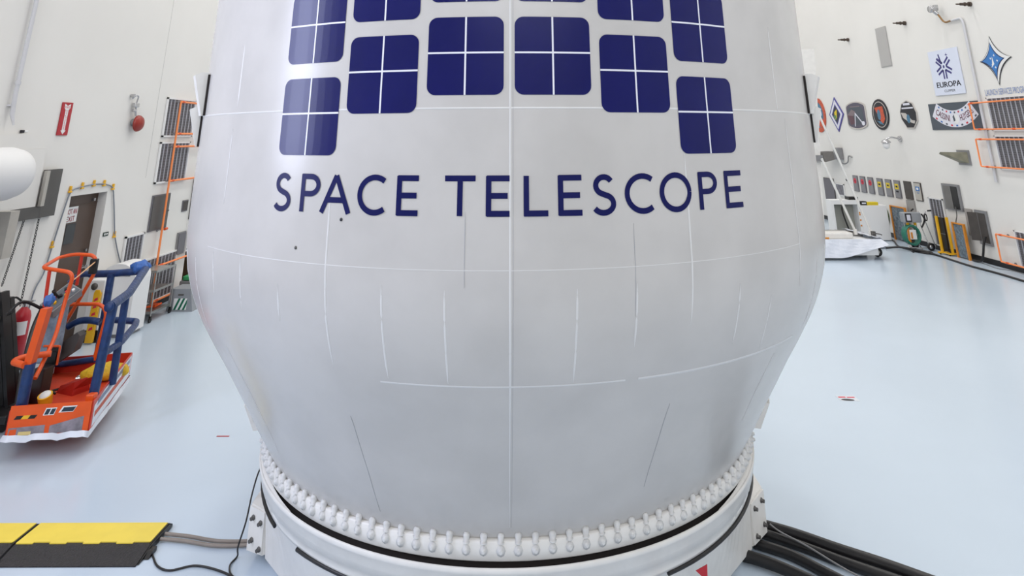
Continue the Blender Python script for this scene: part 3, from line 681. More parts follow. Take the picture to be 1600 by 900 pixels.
# steel utility cart
t = thing('utility_cart', 'grey steel shelf cart on castors by the left wall', 'cart', (-6.5, 12.25, 0))
cx0, cx1, cy0, cy1 = -6.64, -6.27, 11.9, 12.52
for x in (cx0, cx1):
    for y in (cy0, cy1):
        b = MB(); b.cyl((x, y, .09), (x, y, .78), .012, 10); b.build('post', STEEL, t)
        b = MB(); b.cyl((x-.012, y, .04), (x+.012, y, .04), .04, 16); b.box((x-.018, y-.012, .05), (x+.018, y+.012, .10)); b.build('castor', BLACKR, t)
for z in (.13, .46, .76):
    b = MB(); b.box((cx0, cy0, z), (cx1, cy1, z+.012)); b.box((cx0, cy0-.004, z), (cx1, cy0, z+.04)); b.box((cx1, cy0, z), (cx1+.004, cy1, z+.035)); b.build('shelf', STEEL, t)
b = MB(); b.tube(smooth([(-6.6, 12.1, .165), (-6.5, 12.2, .17), (-6.42, 12.3, .165), (-6.4, 12.45, .17)], 4), .018, 8); b.box((-6.5, 12.25, .15), (-6.4, 12.4, .19)); tag(b.build('orange_clamp', ORANGE), 'orange clamp lying on the lower shelf of the steel cart', 'clamp')
# striped grey step box
t = thing('step_box', 'grey metal box with green and white diagonal stripes beside the fairing on the left', 'box', (-6.14, 12.8, 0))
b = MB(); b.add([(-6.38, 12.60, 0), (-5.90, 12.60, 0), (-5.90, 13.05, 0), (-6.38, 13.05, 0), (-6.345, 12.63, .36), (-5.99, 12.63, .36), (-5.99, 13.02, .36), (-6.345, 13.02, .36)], [(0, 1, 5, 4), (1, 2, 6, 5), (2, 3, 7, 6), (3, 0, 4, 7), (4, 5, 6, 7), (0, 3, 2, 1)]); b.build('body', BOXGREY, t)
def fb(u, v, d): return (u, 12.60+v*.0833-d, v)
b = MB(); b.prism([(-6.26, .03), (-6.02, .03), (-6.02, .21), (-6.26, .21)], fb, .001, .003); b.build('sticker', WHITE, t)
b = MB()
for i in range(3): b.prism([(-6.25+.08*i, .03), (-6.21+.08*i, .03), (-6.14+.08*i if i < 2 else -6.02, .21 if i < 2 else .12), (-6.18+.08*i if i < 2 else -6.02, .21)], fb, .0035, .005)
b.build('green_stripe', GREENS, t)
b = MB(); b.prism([(-6.20, .255), (-6.10, .255), (-6.10, .28), (-6.20, .28)], fb, .001, .004); b.build('handle_slot', DGREY, t)
t = thing('tool_case', 'green and grey tool case standing behind the striped box at the fairing edge', 'case', (-6.15, 13.5, 0))
b = MB(); b.box((-6.5, 13.2, 0), (-5.95, 13.7, .38), bev=.02); b.build('body', GREY, t)
b = MB(); b.box((-6.45, 13.2, .38), (-5.97, 13.66, .46), bev=.02); b.build('lid', mat('case_green', S(58, 160, 100), .5, noise=.3), t)

# ------------------------------------------------------------------ lift with its basket
lift = thing('mast_lift', 'orange mast lift with a blue wrapped basket rail and black mast', 'lift', (-5.2, 8.2, 0))
FRc, FLc, BRc, BLc = (-4.32, 7.34), (-5.04, 7.22), (-4.80, 8.80), (-5.60, 8.62)
def quad(z, e=0.0): 
    return [(FLc[0]-e, FLc[1]-e, z), (FRc[0]+e, FRc[1]-e, z), (BRc[0]+e, BRc[1]+e, z), (BLc[0]-e, BLc[1]+e, z)]
b = MB(); lo = quad(.19); hi = quad(.30); b.add(lo+hi, [(3, 2, 1, 0), (4, 5, 6, 7), (0, 1, 5, 4), (1, 2, 6, 5), (2, 3, 7, 6), (3, 0, 4, 7)])
b.build('basket_floor', mat('orange_floor', S(206, 66, 34), .45, noise=.1), lift)
def board(a, c, z0, z1, th, m, nm, e=0):
    a, c = Vector((*a, 0)), Vector((*c, 0)); t_ = (c-a).normalized(); nn = Vector((t_.y, -t_.x, 0)); L = (c-a).length
    f = lambda u, v, d: tuple(a+t_*u*L+nn*d+Vector((0, 0, v)))
    bb = MB(); bb.prism([(0, z0), (1, z0), (1, z1), (0, z1)], f, e, e+th); return bb.build(nm, m, lift), f
fo, ff = board(FLc, FRc, .20, .46, .012, ORANGE, 'toe_board', .001)
board(FRc, BRc, .20, .46, .012, REDORANGE, 'toe_board', .001); board(BRc, BLc, .20, .46, .012, REDORANGE, 'toe_board', .001); board(BLc, FLc, .20, .42, .012, REDORANGE, 'toe_board', .001)
# markings of the toe board: cut off maker's letters and hazard stripes
b = MB(); wz = lambda u0, v0, w_, h_, sk: [(u0, v0), (u0+w_, v0), (u0+w_+sk, v0+h_), (u0+sk, v0+h_)]
for q in (wz(.41, .365, .27*.5, .062, .03), wz(.60, .382, .18, .052, .045)): b.prism(q, ff, .0135, .0150, 0)
for q in (wz(.425, .372, .05, .047, .025), wz(.49, .372, .05, .047, .025), wz(.63, .388, .15, .036, .03)): b.prism(q, ff, .0151, .0165, 1)
b.build('marking', [WHITE, mat('mark_slate', S(36, 52, 66), .5)], fo)
b = MB()
for i, mi in enumerate((0, 1, 0)): b.prism(wz(.06+.085*i, .345, .085, .03, .03), ff, .0135, .015, mi)
b.build('hazard_stripe', [BLACK, YEL2], fo)
b = MB()
for q in ([(.02, .21), (.46, .205), (.46, .285), (.02, .275)], [(.52, .205), (.93, .215), (.93, .34), (.52, .275)]): b.prism(q, ff, .0135, .0145, 0)
for q in ([(.03, .215), (.12, .21), (.12, .265), (.04, .262)],): b.prism(q, ff, .015, .016, 1)
for q in ([(.14, .21), (.30, .21), (.30, .24), (.15, .24)],): b.prism(q, ff, .015, .016, 2)
b.build('taped_plastic', [mat('taped_film', S(150, 142, 152), .25, noise=.4, nscale=12), ORANGE, mat('film_yellow', S(220, 196, 130), .4)], fo)
b = MB(); a, c = Vector((*FRc, 0)), Vector((*BRc, 0)); t_ = (c-a).normalized(); nn = Vector((t_.y, -t_.x, 0)); L = (c-a).length
fr = lambda u, v, d: tuple(a+t_*u*L+nn*d+Vector((0, 0, v)))
b.prism([(.03, .22), (.98, .22), (.98, .44), (.25, .44), (.03, .40)], fr, .0135, .0145, 0); b.prism([(.06, .29), (.95, .29), (.95, .345), (.06, .335)], fr, .015, .016, 1); b.prism([(.10, .37), (.95, .38), (.95, .42), (.10, .42)], fr, .015, .016, 2)
b.build('taped_plastic', [PLASTIC, PORANGE, mat('film_blue', S(92, 112, 150), .3, noise=.3)], lift)
# plastic skirt hanging at the bottom edge
b = MB(); e = .03; ring = []
cor = [Vector(p) for p in quad(0, .02)]; n = 14; vs = []
tot = 0
for i in range(4):
    a, c = cor[i], cor[(i+1) % 4]
    for k in range(n):
        p = a.lerp(c, k/n); tot += 1
        w1 = .012*math.sin(tot*1.1)+.008*math.sin(tot*2.3)
        out = (p-Vector((-4.95, 8.0, 0))).normalized()
        vs += [p+Vector((0, 0, .215+w1*.5)), p+out*(.02+w1)+Vector((0, 0, .165+w1))]
m = len(vs)//2
b.add(vs, [(2*i, 2*i+1, (2*i+3) % (2*m), (2*i+2) % (2*m)) for i in range(m)], 0, True); b.build('plastic_skirt', PLASTIC, lift)
# corner pillar and posts
def post(p, z0, z1, r, m, nm='post', n=12, top=None):
    b = MB(); b.cyl((p[0], p[1], z0), (top[0] if top else p[0], top[1] if top else p[1], z1), r, n); return b.build(nm, m, lift)
b = MB(); b.box((-4.42, 7.37, .2), (-4.34, 7.45, .5), bev=.01); b.build('corner_pillar', ORANGE, lift)
post((-4.42, 7.50), .42, 1.28, .048, BLUEWRAP, 'wrapped_post', top=(-4.365, 7.50))
post((-4.47, 7.90), .42, 1.31, .040, BLUEWRAP, 'wrapped_post')
post((-5.20, 8.78), .40, 1.34, .044, BLUEWRAP, 'wrapped_post')
post((-5.0, 7.30), .40, .80, .052, BLUEWRAP, 'wrapped_post')
b = MB(); b.add([(x+(.065 if z > 1 else 0), y, z) for z in (.80, 1.30) for x, y in ((-5.045, 7.27), (-4.97, 7.27), (-4.97, 7.35), (-5.045, 7.35))], [(0, 3, 2, 1), (4, 5, 6, 7), (0, 1, 5, 4), (1, 2, 6, 5), (2, 3, 7, 6), (3, 0, 4, 7)]); b.build('mast_pillar', ORANGE, lift)
b = MB(); b.tube(rnd([(-4.365, 7.46, 1.28), (-4.44, 7.9, 1.31), (-4.79, 8.80, 1.39)], .06), .046, 12); b.lathe([(.001, -.052), (.045, -.05), (.05, -.02)], (-4.365, 7.46, 1.28), 14, axis='Y'); b.build('wrapped_rail', BLUEWRAP, lift)
b = MB(); b.tube(rnd([(-4.79, 8.80, 1.37), (-5.2, 8.80, 1.34), (-5.48, 8.8, 1.335)], .05), .042, 12); b.tube(smooth([(-5.45, 8.8, 1.335), (-5.58, 8.78, 1.33), (-5.67, 8.7, 1.25)], 5), .034, 10); b.build('wrapped_rail', BLUEWRAP, lift)
b = MB(); b.tube(rnd([(-4.44, 7.60, .80), (-4.47, 7.95, .81), (-4.64, 8.5, .84), (-4.80, 8.80, .80), (-5.12, 8.80, .82)], .05), .036, 12); b.build('wrapped_rail', BLUEWRAP, lift)
b = MB(); bm = bmesh.new(); bmesh.ops.create_icosphere(bm, subdivisions=3, radius=.075)
for v in bm.verts: v.co *= 1+.25*math.sin(v.co.x*70)*math.cos(v.co.y*60)+random.uniform(-.08, .08); v.co.x *= 1.5
b.add([(v.co.x-4.86, v.co.y+8.82, v.co.z+1.41) for v in bm.verts], [[v.index for v in f.verts] for f in bm.faces], 0, True); b.build('blue_bag_wrap', BLUEBAG, lift)
b = MB(); b.add([(v.co.x*.42-5.06, v.co.y*.7+7.5, v.co.z*.75+1.33) for v in bm.verts], [[v.index for v in f.verts] for f in bm.faces], 0, True); bm.free(); b.build('blue_bag_wrap', BLUEBAG, lift)
# gate loop at the back
b = MB(); b.tube(rnd([(-5.72, 8.6, .43), (-5.66, 8.6, .86), (-5.58, 8.6, 1.04), (-5.16, 8.6, 1.04), (-5.07, 8.6, .95), (-5.09, 8.6, .75), (-5.13, 8.6, .44)], .12, 6), .021, 10); b.build('gate_loop', ORANGE, lift)
b = MB(); b.tube(rnd([(-5.72, 8.6, .42), (-5.5, 8.6, .40), (-5.12, 8.6, .45)], .05), .034, 10); b.build('wrapped_rail', BLUEWRAP, lift)
b = MB(); b.tube(smooth([(-5.50, 8.58, .80), (-5.38, 8.58, .86), (-5.25, 8.58, .87), (-5.12, 8.58, .85)], 5), .038, 10, rs=None); b.build('wrapped_rail', BLUEWRAP, lift)
# guard loops over the control box
b = MB(); b.tube(rnd([(-5.02, 7.45, .62), (-5.12, 7.8, .9), (-5.22, 8.0, 1.18), (-5.17, 8.0, 1.50), (-5.38, 8.0, 1.53), (-5.57, 8.02, 1.55), (-5.75, 8.55, 1.57), (-5.60, 8.6, 1.60), (-5.33, 8.6, 1.585), (-5.29, 8.6, 1.42), (-5.42, 8.6, 1.12), (-5.55, 8.6, .85)], .10, 6), .021, 10)
b.build('control_guard', ORANGE, lift)
b = MB(); b.cyl((-5.46, 8.0, 1.52), (-5.44, 8.0, 1.15), .019, 10); b.cyl((-5.50, 8.6, 1.59), (-5.50, 8.6, 1.25), .019, 10); b.build('guard_upright', REDORANGE, lift)
b = MB(); b.tube(rnd([(-5.02, 7.25, .80), (-5.22, 7.35, .80), (-5.22, 7.5, .80), (-5.0, 7.6, .80)], .06), .03, 10); b.build('stop_bar', ORANGE, lift)
b = MB(); b.cyl((-5.17, 8.0, 1.42), (-5.30, 8.58, 1.52), .007, 8); b.build('tie_cord', mat('cord_tan', S(226, 176, 130), .6), lift)
b = MB(); b.box((-5.36, 8.55, 1.38), (-5.27, 8.60, 1.55), bev=.01); b.build('card_holder', BLACK, lift)
# control box
cb = MB(); C0 = Vector((-5.37, 8.15, 1.22)); ux = Vector((.35, .75, .50)).normalized(); vx = Vector((-.8, .15, .3)).normalized(); nx = ux.cross(vx).normalized()
if nx.z < 0: nx = -nx
fcb = lambda u, v, d: tuple(C0+ux*u+vx*v+nx*d)
cb.prism([(-.17, -.10), (.17, -.10), (.17, .10), (-.17, .10)], fcb, -.10, 0); o = cb.build('control_box', GREY, lift)
b = MB(); b.prism([(-.155, -.085), (.155, -.085), (.155, .085), (-.155, .085)], fcb, .001, .006); b.build('face_plate', mat('plate_slate', S(96, 104, 112), .4), o)
for i, (u, v, m_) in enumerate(((-.09, -.03, YEL2), (-.03, .04, REDT), (.03, -.04, YEL2), (.08, .03, PBLACK), (-.10, .04, PBLACK), (.11, -.05, WHITE), (.0, .0, PBLACK), (.06, -.01, REDT))):
    b = MB(); b.cyl(fcb(u, v, .006), fcb(u, v, .035), .016, 10); b.build('switch', m_, o)
b = MB(); b.cyl(fcb(-.02, .0, .006), fcb(-.05, .02, .10), .012, 8); b.cyl(fcb(-.05, .02, .08), fcb(-.055, .023, .14), .02, 10); b.build('joystick', BLACK, o)
b = MB(); b.tube(smooth([fcb(-.17, 0, -.05), (-5.55, 7.8, 1.25), (-5.62, 7.7, 1.15), (-5.5, 7.6, 1.2)], 5), .016, 8); b.tube(smooth([(-5.52, 8.1, 1.15), (-5.35, 7.75, 1.0), (-5.2, 7.5, .7), (-5.12, 7.4, .4)], 5), .022, 8); b.tube(smooth([(-5.45, 8.1, 1.12), (-5.3, 7.8, .9), (-5.17, 7.55, .6), (-5.12, 7.5, .34)], 5), .022, 8); b.build('cable_loom', BLACKR, lift)
b = MB(); b.box((-5.52, 8.1, .55), (-5.34, 8.30, 1.12), bev=.02); b.build('document_box', mat('clear_box', S(150, 166, 186), .25, noise=.4, nscale=9, bump=.6, bscale=14), lift)
b = MB(); b.prism([(-5.5, .62), (-5.24, .80), (-5.20, .76), (-5.24, .60), (-5.45, .46)], lambda u, v, d: (u, 8.42+d, v), -.06, .06); b.build('tray', DGREY, lift)
b = MB(); b.box((-5.24, 7.88, .62), (-5.10, 7.90, .78)); b.box((-5.22, 7.87, .60), (-5.12, 7.88, .74)); b.build('notice_plate', BLACK, lift)
b = MB(); b.tube(rnd([(-5.26, 7.85, .80), (-5.08, 7.85, .80), (-5.08, 7.85, .62)], .02), .012, 8); b.build('plate_hoop', ORANGE, lift)
b = MB(); b.box((-5.25, 7.72, .30), (-5.12, 7.88, .62), bev=.01); b.build('battery_box', mat('dark_brown', S(40, 28, 28), .5), lift)
# foot pedal
b = MB(); b.add([(-5.14, 8.02, .30), (-4.90, 7.92, .30), (-4.82, 8.10, .30), (-5.06, 8.20, .30), (-5.12, 8.04, .36), (-4.92, 7.96, .42), (-4.86, 8.08, .43), (-5.06, 8.17, .37)], [(0, 3, 2, 1), (4, 5, 6, 7), (0, 1, 5, 4), (1, 2, 6, 5), (2, 3, 7, 6), (3, 0, 4, 7)])
b.add([(-4.90, 7.92, .36), (-4.80, 7.97, .45), (-4.76, 8.08, .45), (-4.82, 8.10, .36)], [(0, 1, 2, 3)]); pd = b.build('foot_pedal', mat('pedal_red', S(168, 36, 26), .35), lift)
b = MB(); b.tube(smooth([(-5.12, 8.06, .33), (-5.22, 8.0, .315), (-5.3, 7.9, .32)], 4), .012, 8); b.build('pedal_cable', BLACKR, pd)
# things lying in the basket
t = thing('work_lamp', 'round yellow and white lamp lying in the front of the lift basket', 'lamp', (-4.95, 7.56, .30))
b = MB(); b.tube([(-4.95, 7.58, .30), (-4.95, 7.58, .36), (-4.95, 7.55, .44)], .06, 20, rs=[.045, .06, .066]); b.build('housing', YEL2, t)
b = MB(); q = Vector((0, 0, 1)).rotation_difference(Vector((0, -.45, .9)).normalized())
b.lathe([(.052, 0), (.048, .008), (.001, .014)], (0, 0, 0), 20); b.v = [tuple(q @ Vector(v)+Vector((-4.95, 7.55, .441))) for v in b.v]; b.build('lens', WHITE, t)
b = MB(); b.tube([(-4.95+.068*math.cos(a_), 7.60+.05*math.sin(a_), .40+.03*math.sin(a_)) for a_ in [k*PI/8 for k in range(2, 15)]], .011, 8); b.build('strap', BLACK, t)
t = thing('harness_bag', 'yellow cloth bag lying in the back corner of the lift basket', 'bag', (-4.80, 8.42, .30))
b = MB(); bm = bmesh.new(); bmesh.ops.create_icosphere(bm, subdivisions=3, radius=1)
for v in bm.verts:
    v.co.x *= .26; v.co.y *= .13; v.co.z *= .10; v.co.z += .012*math.sin(v.co.x*40); v.co.z = max(v.co.z, -.06)
b.add([(v.co.x*.95-v.co.y*.2-4.87, v.co.y+v.co.x*.25+8.42, v.co.z+.367) for v in bm.verts], [[v.index for v in f.verts] for f in bm.faces], 0, True); bm.free()
b.build('body', mat('bag_yellow', S(232, 190, 40), .6, noise=.25, nscale=18, bump=.7, bscale=26), t)
b = MB(); b.tube(smooth([(-5.06, 8.38, .34), (-5.14, 8.36, .33), (-5.17, 8.42, .33), (-5.12, 8.47, .34)], 4), .013, 8); b.cyl((-5.09, 8.37, .33), (-5.15, 8.34, .33), .02, 8); b.build('buckle', CHROME, t)
# mast and chassis
b = MB()
def sheared(b, x0, x1, y0, y1, z0, z1, k=.30):
    sx = lambda x, z: x-.13+k*(1.3-z)
    b.add([(sx(x, z), y, z) for z in (z0, z1) for x, y in ((x0, y0), (x1, y0), (x1, y1), (x0, y1))], [(0, 3, 2, 1), (4, 5, 6, 7), (0, 1, 5, 4), (1, 2, 6, 5), (2, 3, 7, 6), (3, 0, 4, 7)])
for x0, x1, y0, y1, z1 in ((-5.98, -5.90, 8.02, 8.10, 1.28), (-6.15, -6.02, 8.05, 8.12, 1.32), (-5.86, -5.82, 7.98, 8.10, 1.30), (-6.6, -6.4, 8.0, 8.2, 1.30)): sheared(b, x0, x1, y0, y1, .12, z1)
sheared(b, -6.6, -5.83, 8.12, 8.18, .12, 1.22); b.build('mast', BLACK, lift)
b = MB(); b.box((-6.08, 7.90, 1.10), (-5.96, 8.02, 1.20), bev=.01); b.box((-6.14, 7.92, 1.0), (-5.90, 8.02, 1.06)); b.box((-6.06, 7.92, .92), (-5.92, 8.0, .98), bev=.01); b.cyl((-5.93, 7.96, .86), (-5.87, 7.92, .86), .02, 8); b.build('mast_bracket', DGREY, lift)
b = MB(); b.tube(rnd([(-6.24, 8.05, 1.28), (-6.20, 8.05, 1.39), (-6.08, 8.05, 1.39), (-6.03, 8.05, 1.27)], .05), .016, 8); b.build('mast_handle', BLACKR, lift)
b = MB(); b.box((-6.6, 7.75, .10), (-5.45, 8.75, .18), bev=.01); b.box((-5.6, 7.95, .18), (-5.05, 8.3, .20)); b.build('chassis', BLACK, lift)
for x in (-6.5, -5.55):
    for y in (7.85, 8.65):
        b = MB(); b.cyl((x-.03, y, .075), (x+.03, y, .075), .075, 20); b.build('wheel', BLACKR, lift)

# ------------------------------------------------------------------ right wall things
for (y, lab) in ((24.6, 'dark wall bolt high on the right wall, nearest the fairing edge'), (21.42, 'dark wall bolt high on the right wall, second from the fairing edge'), (18.12, 'dark wall bolt high on the right wall, between the grey panel and the spotlight'), (15.36, 'dark wall bolt high on the right wall, right of the spotlight')):
    b = MB(); b.cyl(fR(y, 6.1, 0), fR(y, 6.1, .05), .06, 12); b.cyl(fR(y, 6.1, .05), fR(y+.0, 6.1, .26), .035, 12); b.cyl(fR(y, 6.1, .26), fR(y, 6.1, .36), .02, 10); b.cyl(fR(y, 6.1, .12), fR(y, 6.1, .16), .05, 6)
    tag(b.build('wall_bolt', mat('rusty_steel', S(88, 76, 68), .5, metal=.4, noise=.3, nscale=30)), lab, 'bolt', 'bolts high on the right wall')
flatpanel('wall_plate', fR, 19.13, 19.70, 4.98, 6.19, .02, mat('panel_blank', S(178, 176, 174), .5), 'tall plain grey panel high on the right wall', 'panel')
# spotlight on its pipe
t = thing('wall_spotlight', 'chrome spotlight on a bent pipe high on the right wall', 'spotlight', fR(15.7, 5.8, 0))
b = MB(); b.tube(rnd([fR(15.72, 1.9, .04), fR(15.70, 5.7, .04), fR(15.74, 5.82, .04), fR(16.1, 5.82, .04)], .08), .030, 10); b.build('white_pipe', mat('pipe_white', S(206, 206, 210), .4), t)
b = MB(); b.tube(rnd([fR(16.1, 5.82, .04), fR(16.36, 5.80, .06), fR(16.46, 6.05, .12)], .1), .024, 10); b.build('brass_pipe', mat('brass', S(150, 116, 76), .35, metal=.6), t)
b = MB(); b.lathe([(.001, .14), (.05, .13), (.085, .06), (.10, -.06), (.09, -.08), (.001, -.06)], fR(16.52, 6.20, .2), 20, axis='X'); b.cyl(fR(16.46, 6.05, .12), fR(16.50, 6.14, .18), .05, 12); b.box(fR(16.42, 6.2, .1), fR(16.5, 6.3, .2)); b.build('lamp_head', CHROME, t)
# mission signs
t = thing('europa_sign', 'pale rectangular EUROPA CLIPPER sign with a purple snowflake mark on the right wall', 'sign', fR(16.75, 3.98, 0))
b = MB(); wbox(b, fR, 16.16, 17.35, 3.98, 5.15, 0, .02); b.build('board', PBLUEPALE, t)
fe = lambda u, v, d: fR(17.35-1.19*u, 3.98+1.17*v, d)
b = MB(); word(b, 'EUROPA', lambda u, v, d: fe(.12+.80*u, .17+.12*v, d), .022, bold=.006); b.build('lettering', PBLACK, t)
b = MB(); word(b, 'CLIPPER', lambda u, v, d: fe(.34+.36*u, .06+.055*v, d), .022); b.build('lettering', PBLACK, t)
b = MB(); cxe, cye = .47, .62
def bar(b, p, q, w_, f, d, mi=0):
    p, q = Vector(p), Vector(q); nn = Vector((-(q-p).y, (q-p).x)).normalized()*w_/2
    b.add([f(*(p+nn), d), f(*(p-nn), d), f(*(q-nn), d), f(*(q+nn), d)], [(0, 1, 2, 3)], mi)
for a_ in (38, 142, 208, 270, 332, 104):
    ca, sa = math.cos(math.radians(a_)), math.sin(math.radians(a_)); P = lambda r, s_: (cxe+r*ca-s_*sa, cye+r*sa+s_*ca)
    if a_ == 104: bar(b, P(.08, .045), P(.31, .045), .045, fe, .0215); bar(b, P(.10, .05), P(.24, .15), .045, fe, .0216); continue
    bar(b, P(.07, .042), P(.27, .042), .046, fe, .0215); bar(b, P(.07, -.042), P(.27, -.042), .046, fe, .0215)
b.prism([(cxe+.03*math.cos(k*PI/5), cye+.035*math.sin(k*PI/5)) for k in range(10)], fe, .0208, .0222); sx_, sy_ = .62, .87
b.prism([(sx_+(.05 if k % 2 == 0 else .013)*math.cos(k*PI/4), sy_+(.05 if k % 2 == 0 else .013)*math.sin(k*PI/4)) for k in range(8)], fe, .0208, .0222)
b.build('snowflake_mark', PPURP, t)
t = thing('launch_services_sign', 'blue four pointed star emblem above the words LAUNCH SERVICES PROGRAM on the right wall', 'sign', fR(14.95, 3.86, 0))
def star(cx, cz, top, bot_, lft, rgt, k=.22, n=8):
    tips = [(0, top), (rgt, 0), (0, -bot_), (-lft, 0)]; out = []
    for i in range(4):
        a, c = Vector(tips[i]), Vector(tips[(i+1) % 4]); m_ = (a+c)*k
        for j in range(n): tt = j/n; p = a*(1-tt)**2+m_*2*tt*(1-tt)+c*tt*tt; out.append((cx-p.x, cz+p.y))
    return out
b = MB()
b.prism(star(14.98, 4.68, .56, .60, .48, .56), fR, .0, .006, 0); b.prism(star(14.98, 4.69, .52, .56, .44, .52), fR, .0, .008, 1); b.prism(star(15.0, 4.68, .42, .46, .42, .36), fR, 0, .010, 2); b.prism(star(15.0, 4.68, .37, .39, .37, .31), fR, 0, .012, 3)
for u, z in ((14.95, 4.78), (15.08, 4.72), (14.88, 4.65), (15.05, 4.58), (14.97, 4.50)): b.prism(star(u, z, .035, .035, .03, .03, .1, 2), fR, .0, .0135, 1)
b.prism([(15.02, 4.76), (14.99, 4.58), (15.10, 4.50), (15.06, 4.58)], fR, 0, .0138, 1)
b.build('star_emblem', [PBLACK, WHITE, mat('star_navy', S(24, 48, 96), .5), mat('star_blue', S(52, 124, 196), .4, noise=.12, nscale=9)], t)
b = MB(); word(b, 'LAUNCH SERVICES PROGRAM', lambda u, v, d: fR(15.50-1.36*u, 3.875+.14*v, d), .006); b.build('lettering', mat('pale_blue_print', S(120, 142, 190), .5), t)
def oval(cy, cz, a, c, n=28, rot=0): return [(cy+a*math.cos(2*PI*k/n), cz+c*math.sin(2*PI*k/n)) for k in range(n)]
# round red patch partly behind the fairing
t = thing('mission_patch', 'red and blue oval mission patch on the right wall half hidden by the fairing', 'patch', fR(24.3, 3.1, 0), 'mission patches')
b = MB(); b.prism(oval(24.35, 3.69, .52, .62), fR, 0, .02, 0); b.prism(oval(24.35, 3.69, .36, .46), fR, 0, .024, 1); b.prism(oval(24.2, 3.40, .22, .18), fR, 0, .028, 0); b.prism(oval(24.2, 3.75, .10, .12), fR, 0, .028, 2); b.build('disc', [PORANGE, PTEAL, PPALE], t)
t = thing('mission_patch', 'purple diamond shaped mission patch on the right wall', 'patch', fR(23.0, 3.08, 0), 'mission patches')
b = MB()
for k, (s_, mi) in enumerate(((1, 0), (.86, 1), (.60, 0), (.52, 2))): b.prism([(23.0, 3.675-.595*s_), (23.0-.52*s_, 3.675), (23.0, 3.675+.595*s_), (23.0+.52*s_, 3.675)], fR, 0, .02+.003*k, mi)
b.prism([(23.1, 3.75), (22.9, 3.85), (22.96, 3.55), (23.1, 3.5)], fR, .0, .033, 3); b.prism([(23.2, 3.6), (23.0, 3.66), (22.98, 3.48)], fR, .0, .0345, 4); b.build('diamond', [mat('patch_violet', S(78, 72, 150), .5), PPALE, mat('patch_dark', S(40, 44, 66), .5), PYEL, mat('patch_green', S(92, 140, 80), .5)], t)
t = thing('mission_patch', 'large dark rounded mission patch with a white streak on the right wall', 'patch', fR(21.65, 3.15, 0), 'mission patches')
def barrel(w_, h_, cy=21.65, cz=3.60): return [(cy+w_*(1 if math.cos(q) > 0 else -1)*min(1, abs(math.cos(q))*1.45), cz+h_*math.sin(q)*(1.0)) for q in [2*PI*(k+.5)/32 for k in range(32)]]
b = MB(); b.prism(barrel(.63, .45), fR, 0, .02, 0); b.prism(barrel(.58, .41), fR, 0, .023, 1); b.prism(barrel(.46, .30), fR, 0, .026, 2)
b.prism([(22.2, 3.62), (21.85, 3.62), (21.75, 3.34), (22.05, 3.30)], fR, 0, .029, 3); bar(b, (21.72, 3.70), (21.28, 3.34), .05, fR, .030, 4); bar(b, (21.68, 3.64), (21.78, 3.25), .05, fR, .031, 4); b.prism(oval(21.25, 3.34, .09, .07), fR, 0, .032, 4)
b.prism([(22.2, 3.62), (21.9, 3.80), (21.65, 3.72), (21.8, 3.58)], fR, 0, .0305, 5)
b.prism([(21.95, 3.90), (21.35, 3.90), (21.35, 3.87), (21.95, 3.87)], fR, 0, .028, 5)
b.v = b.v; b.build('disc', [PMETAL, mat('patch_plum', S(84, 80, 96), .5), PGREY, PMAROON, PPALE, mat('patch_taupe', S(126, 112, 116), .5)], t)
t = thing('mission_patch', 'black oval mission patch with an orange figure on the right wall', 'patch', fR(20.2, 3.12, 0), 'mission patches')
b = MB(); b.prism(oval(20.2, 3.585, .46, .465), fR, 0, .02, 0); b.prism(oval(20.2, 3.585, .39, .395), fR, 0, .022, 3); b.prism(oval(20.2, 3.585, .365, .37), fR, 0, .024, 0); b.prism([(20.47, 3.80), (20.0, 3.83), (19.95, 3.45), (20.13, 3.28), (20.28, 3.5)], fR, 0, .027, 1); b.prism(oval(20.25, 3.58, .09, .16), fR, 0, .03, 2); b.prism([(20.42, 3.40), (20.25, 3.30), (20.05, 3.27), (20.2, 3.38)], fR, 0, .029, 2); b.build('disc', [PBLACK, PORANGE, PTEAL, PMETAL], t)
t = thing('mission_patch', 'dark eight sided mission patch showing two hands on the right wall', 'patch', fR(18.73, 3.15, 0), 'mission patches')
b = MB(); oc = lambda s_: [(18.73+.41*s_*x, 3.545+.395*s_*z) for x, z in ((0, 1), (.65, .78), (.98, .2), (.92, -.35), (.4, -1), (-.4, -1), (-.92, -.5), (-.98, .1), (-.65, .78))]
b.prism(oc(1), fR, 0, .02, 1); b.prism(oc(.93), fR, 0, .023, 0); b.prism([(19.08, 3.60), (18.85, 3.58), (18.6, 3.38), (18.45, 3.36), (18.5, 3.28), (18.8, 3.35), (19.0, 3.45)], fR, 0, .026, 1); b.prism([(19.0, 3.74), (18.45, 3.74), (18.45, 3.70), (19.0, 3.70)], fR, 0, .027, 2); b.prism([(18.9, 3.86), (18.58, 3.86), (18.58, 3.80), (18.9, 3.80)], fR, 0, .027, 2); b.prism(oval(18.75, 3.42, .08, .12), fR, 0, .028, 3); b.build('plaque', [PBLACK, PMETAL, PPALE, PTEAL], t)
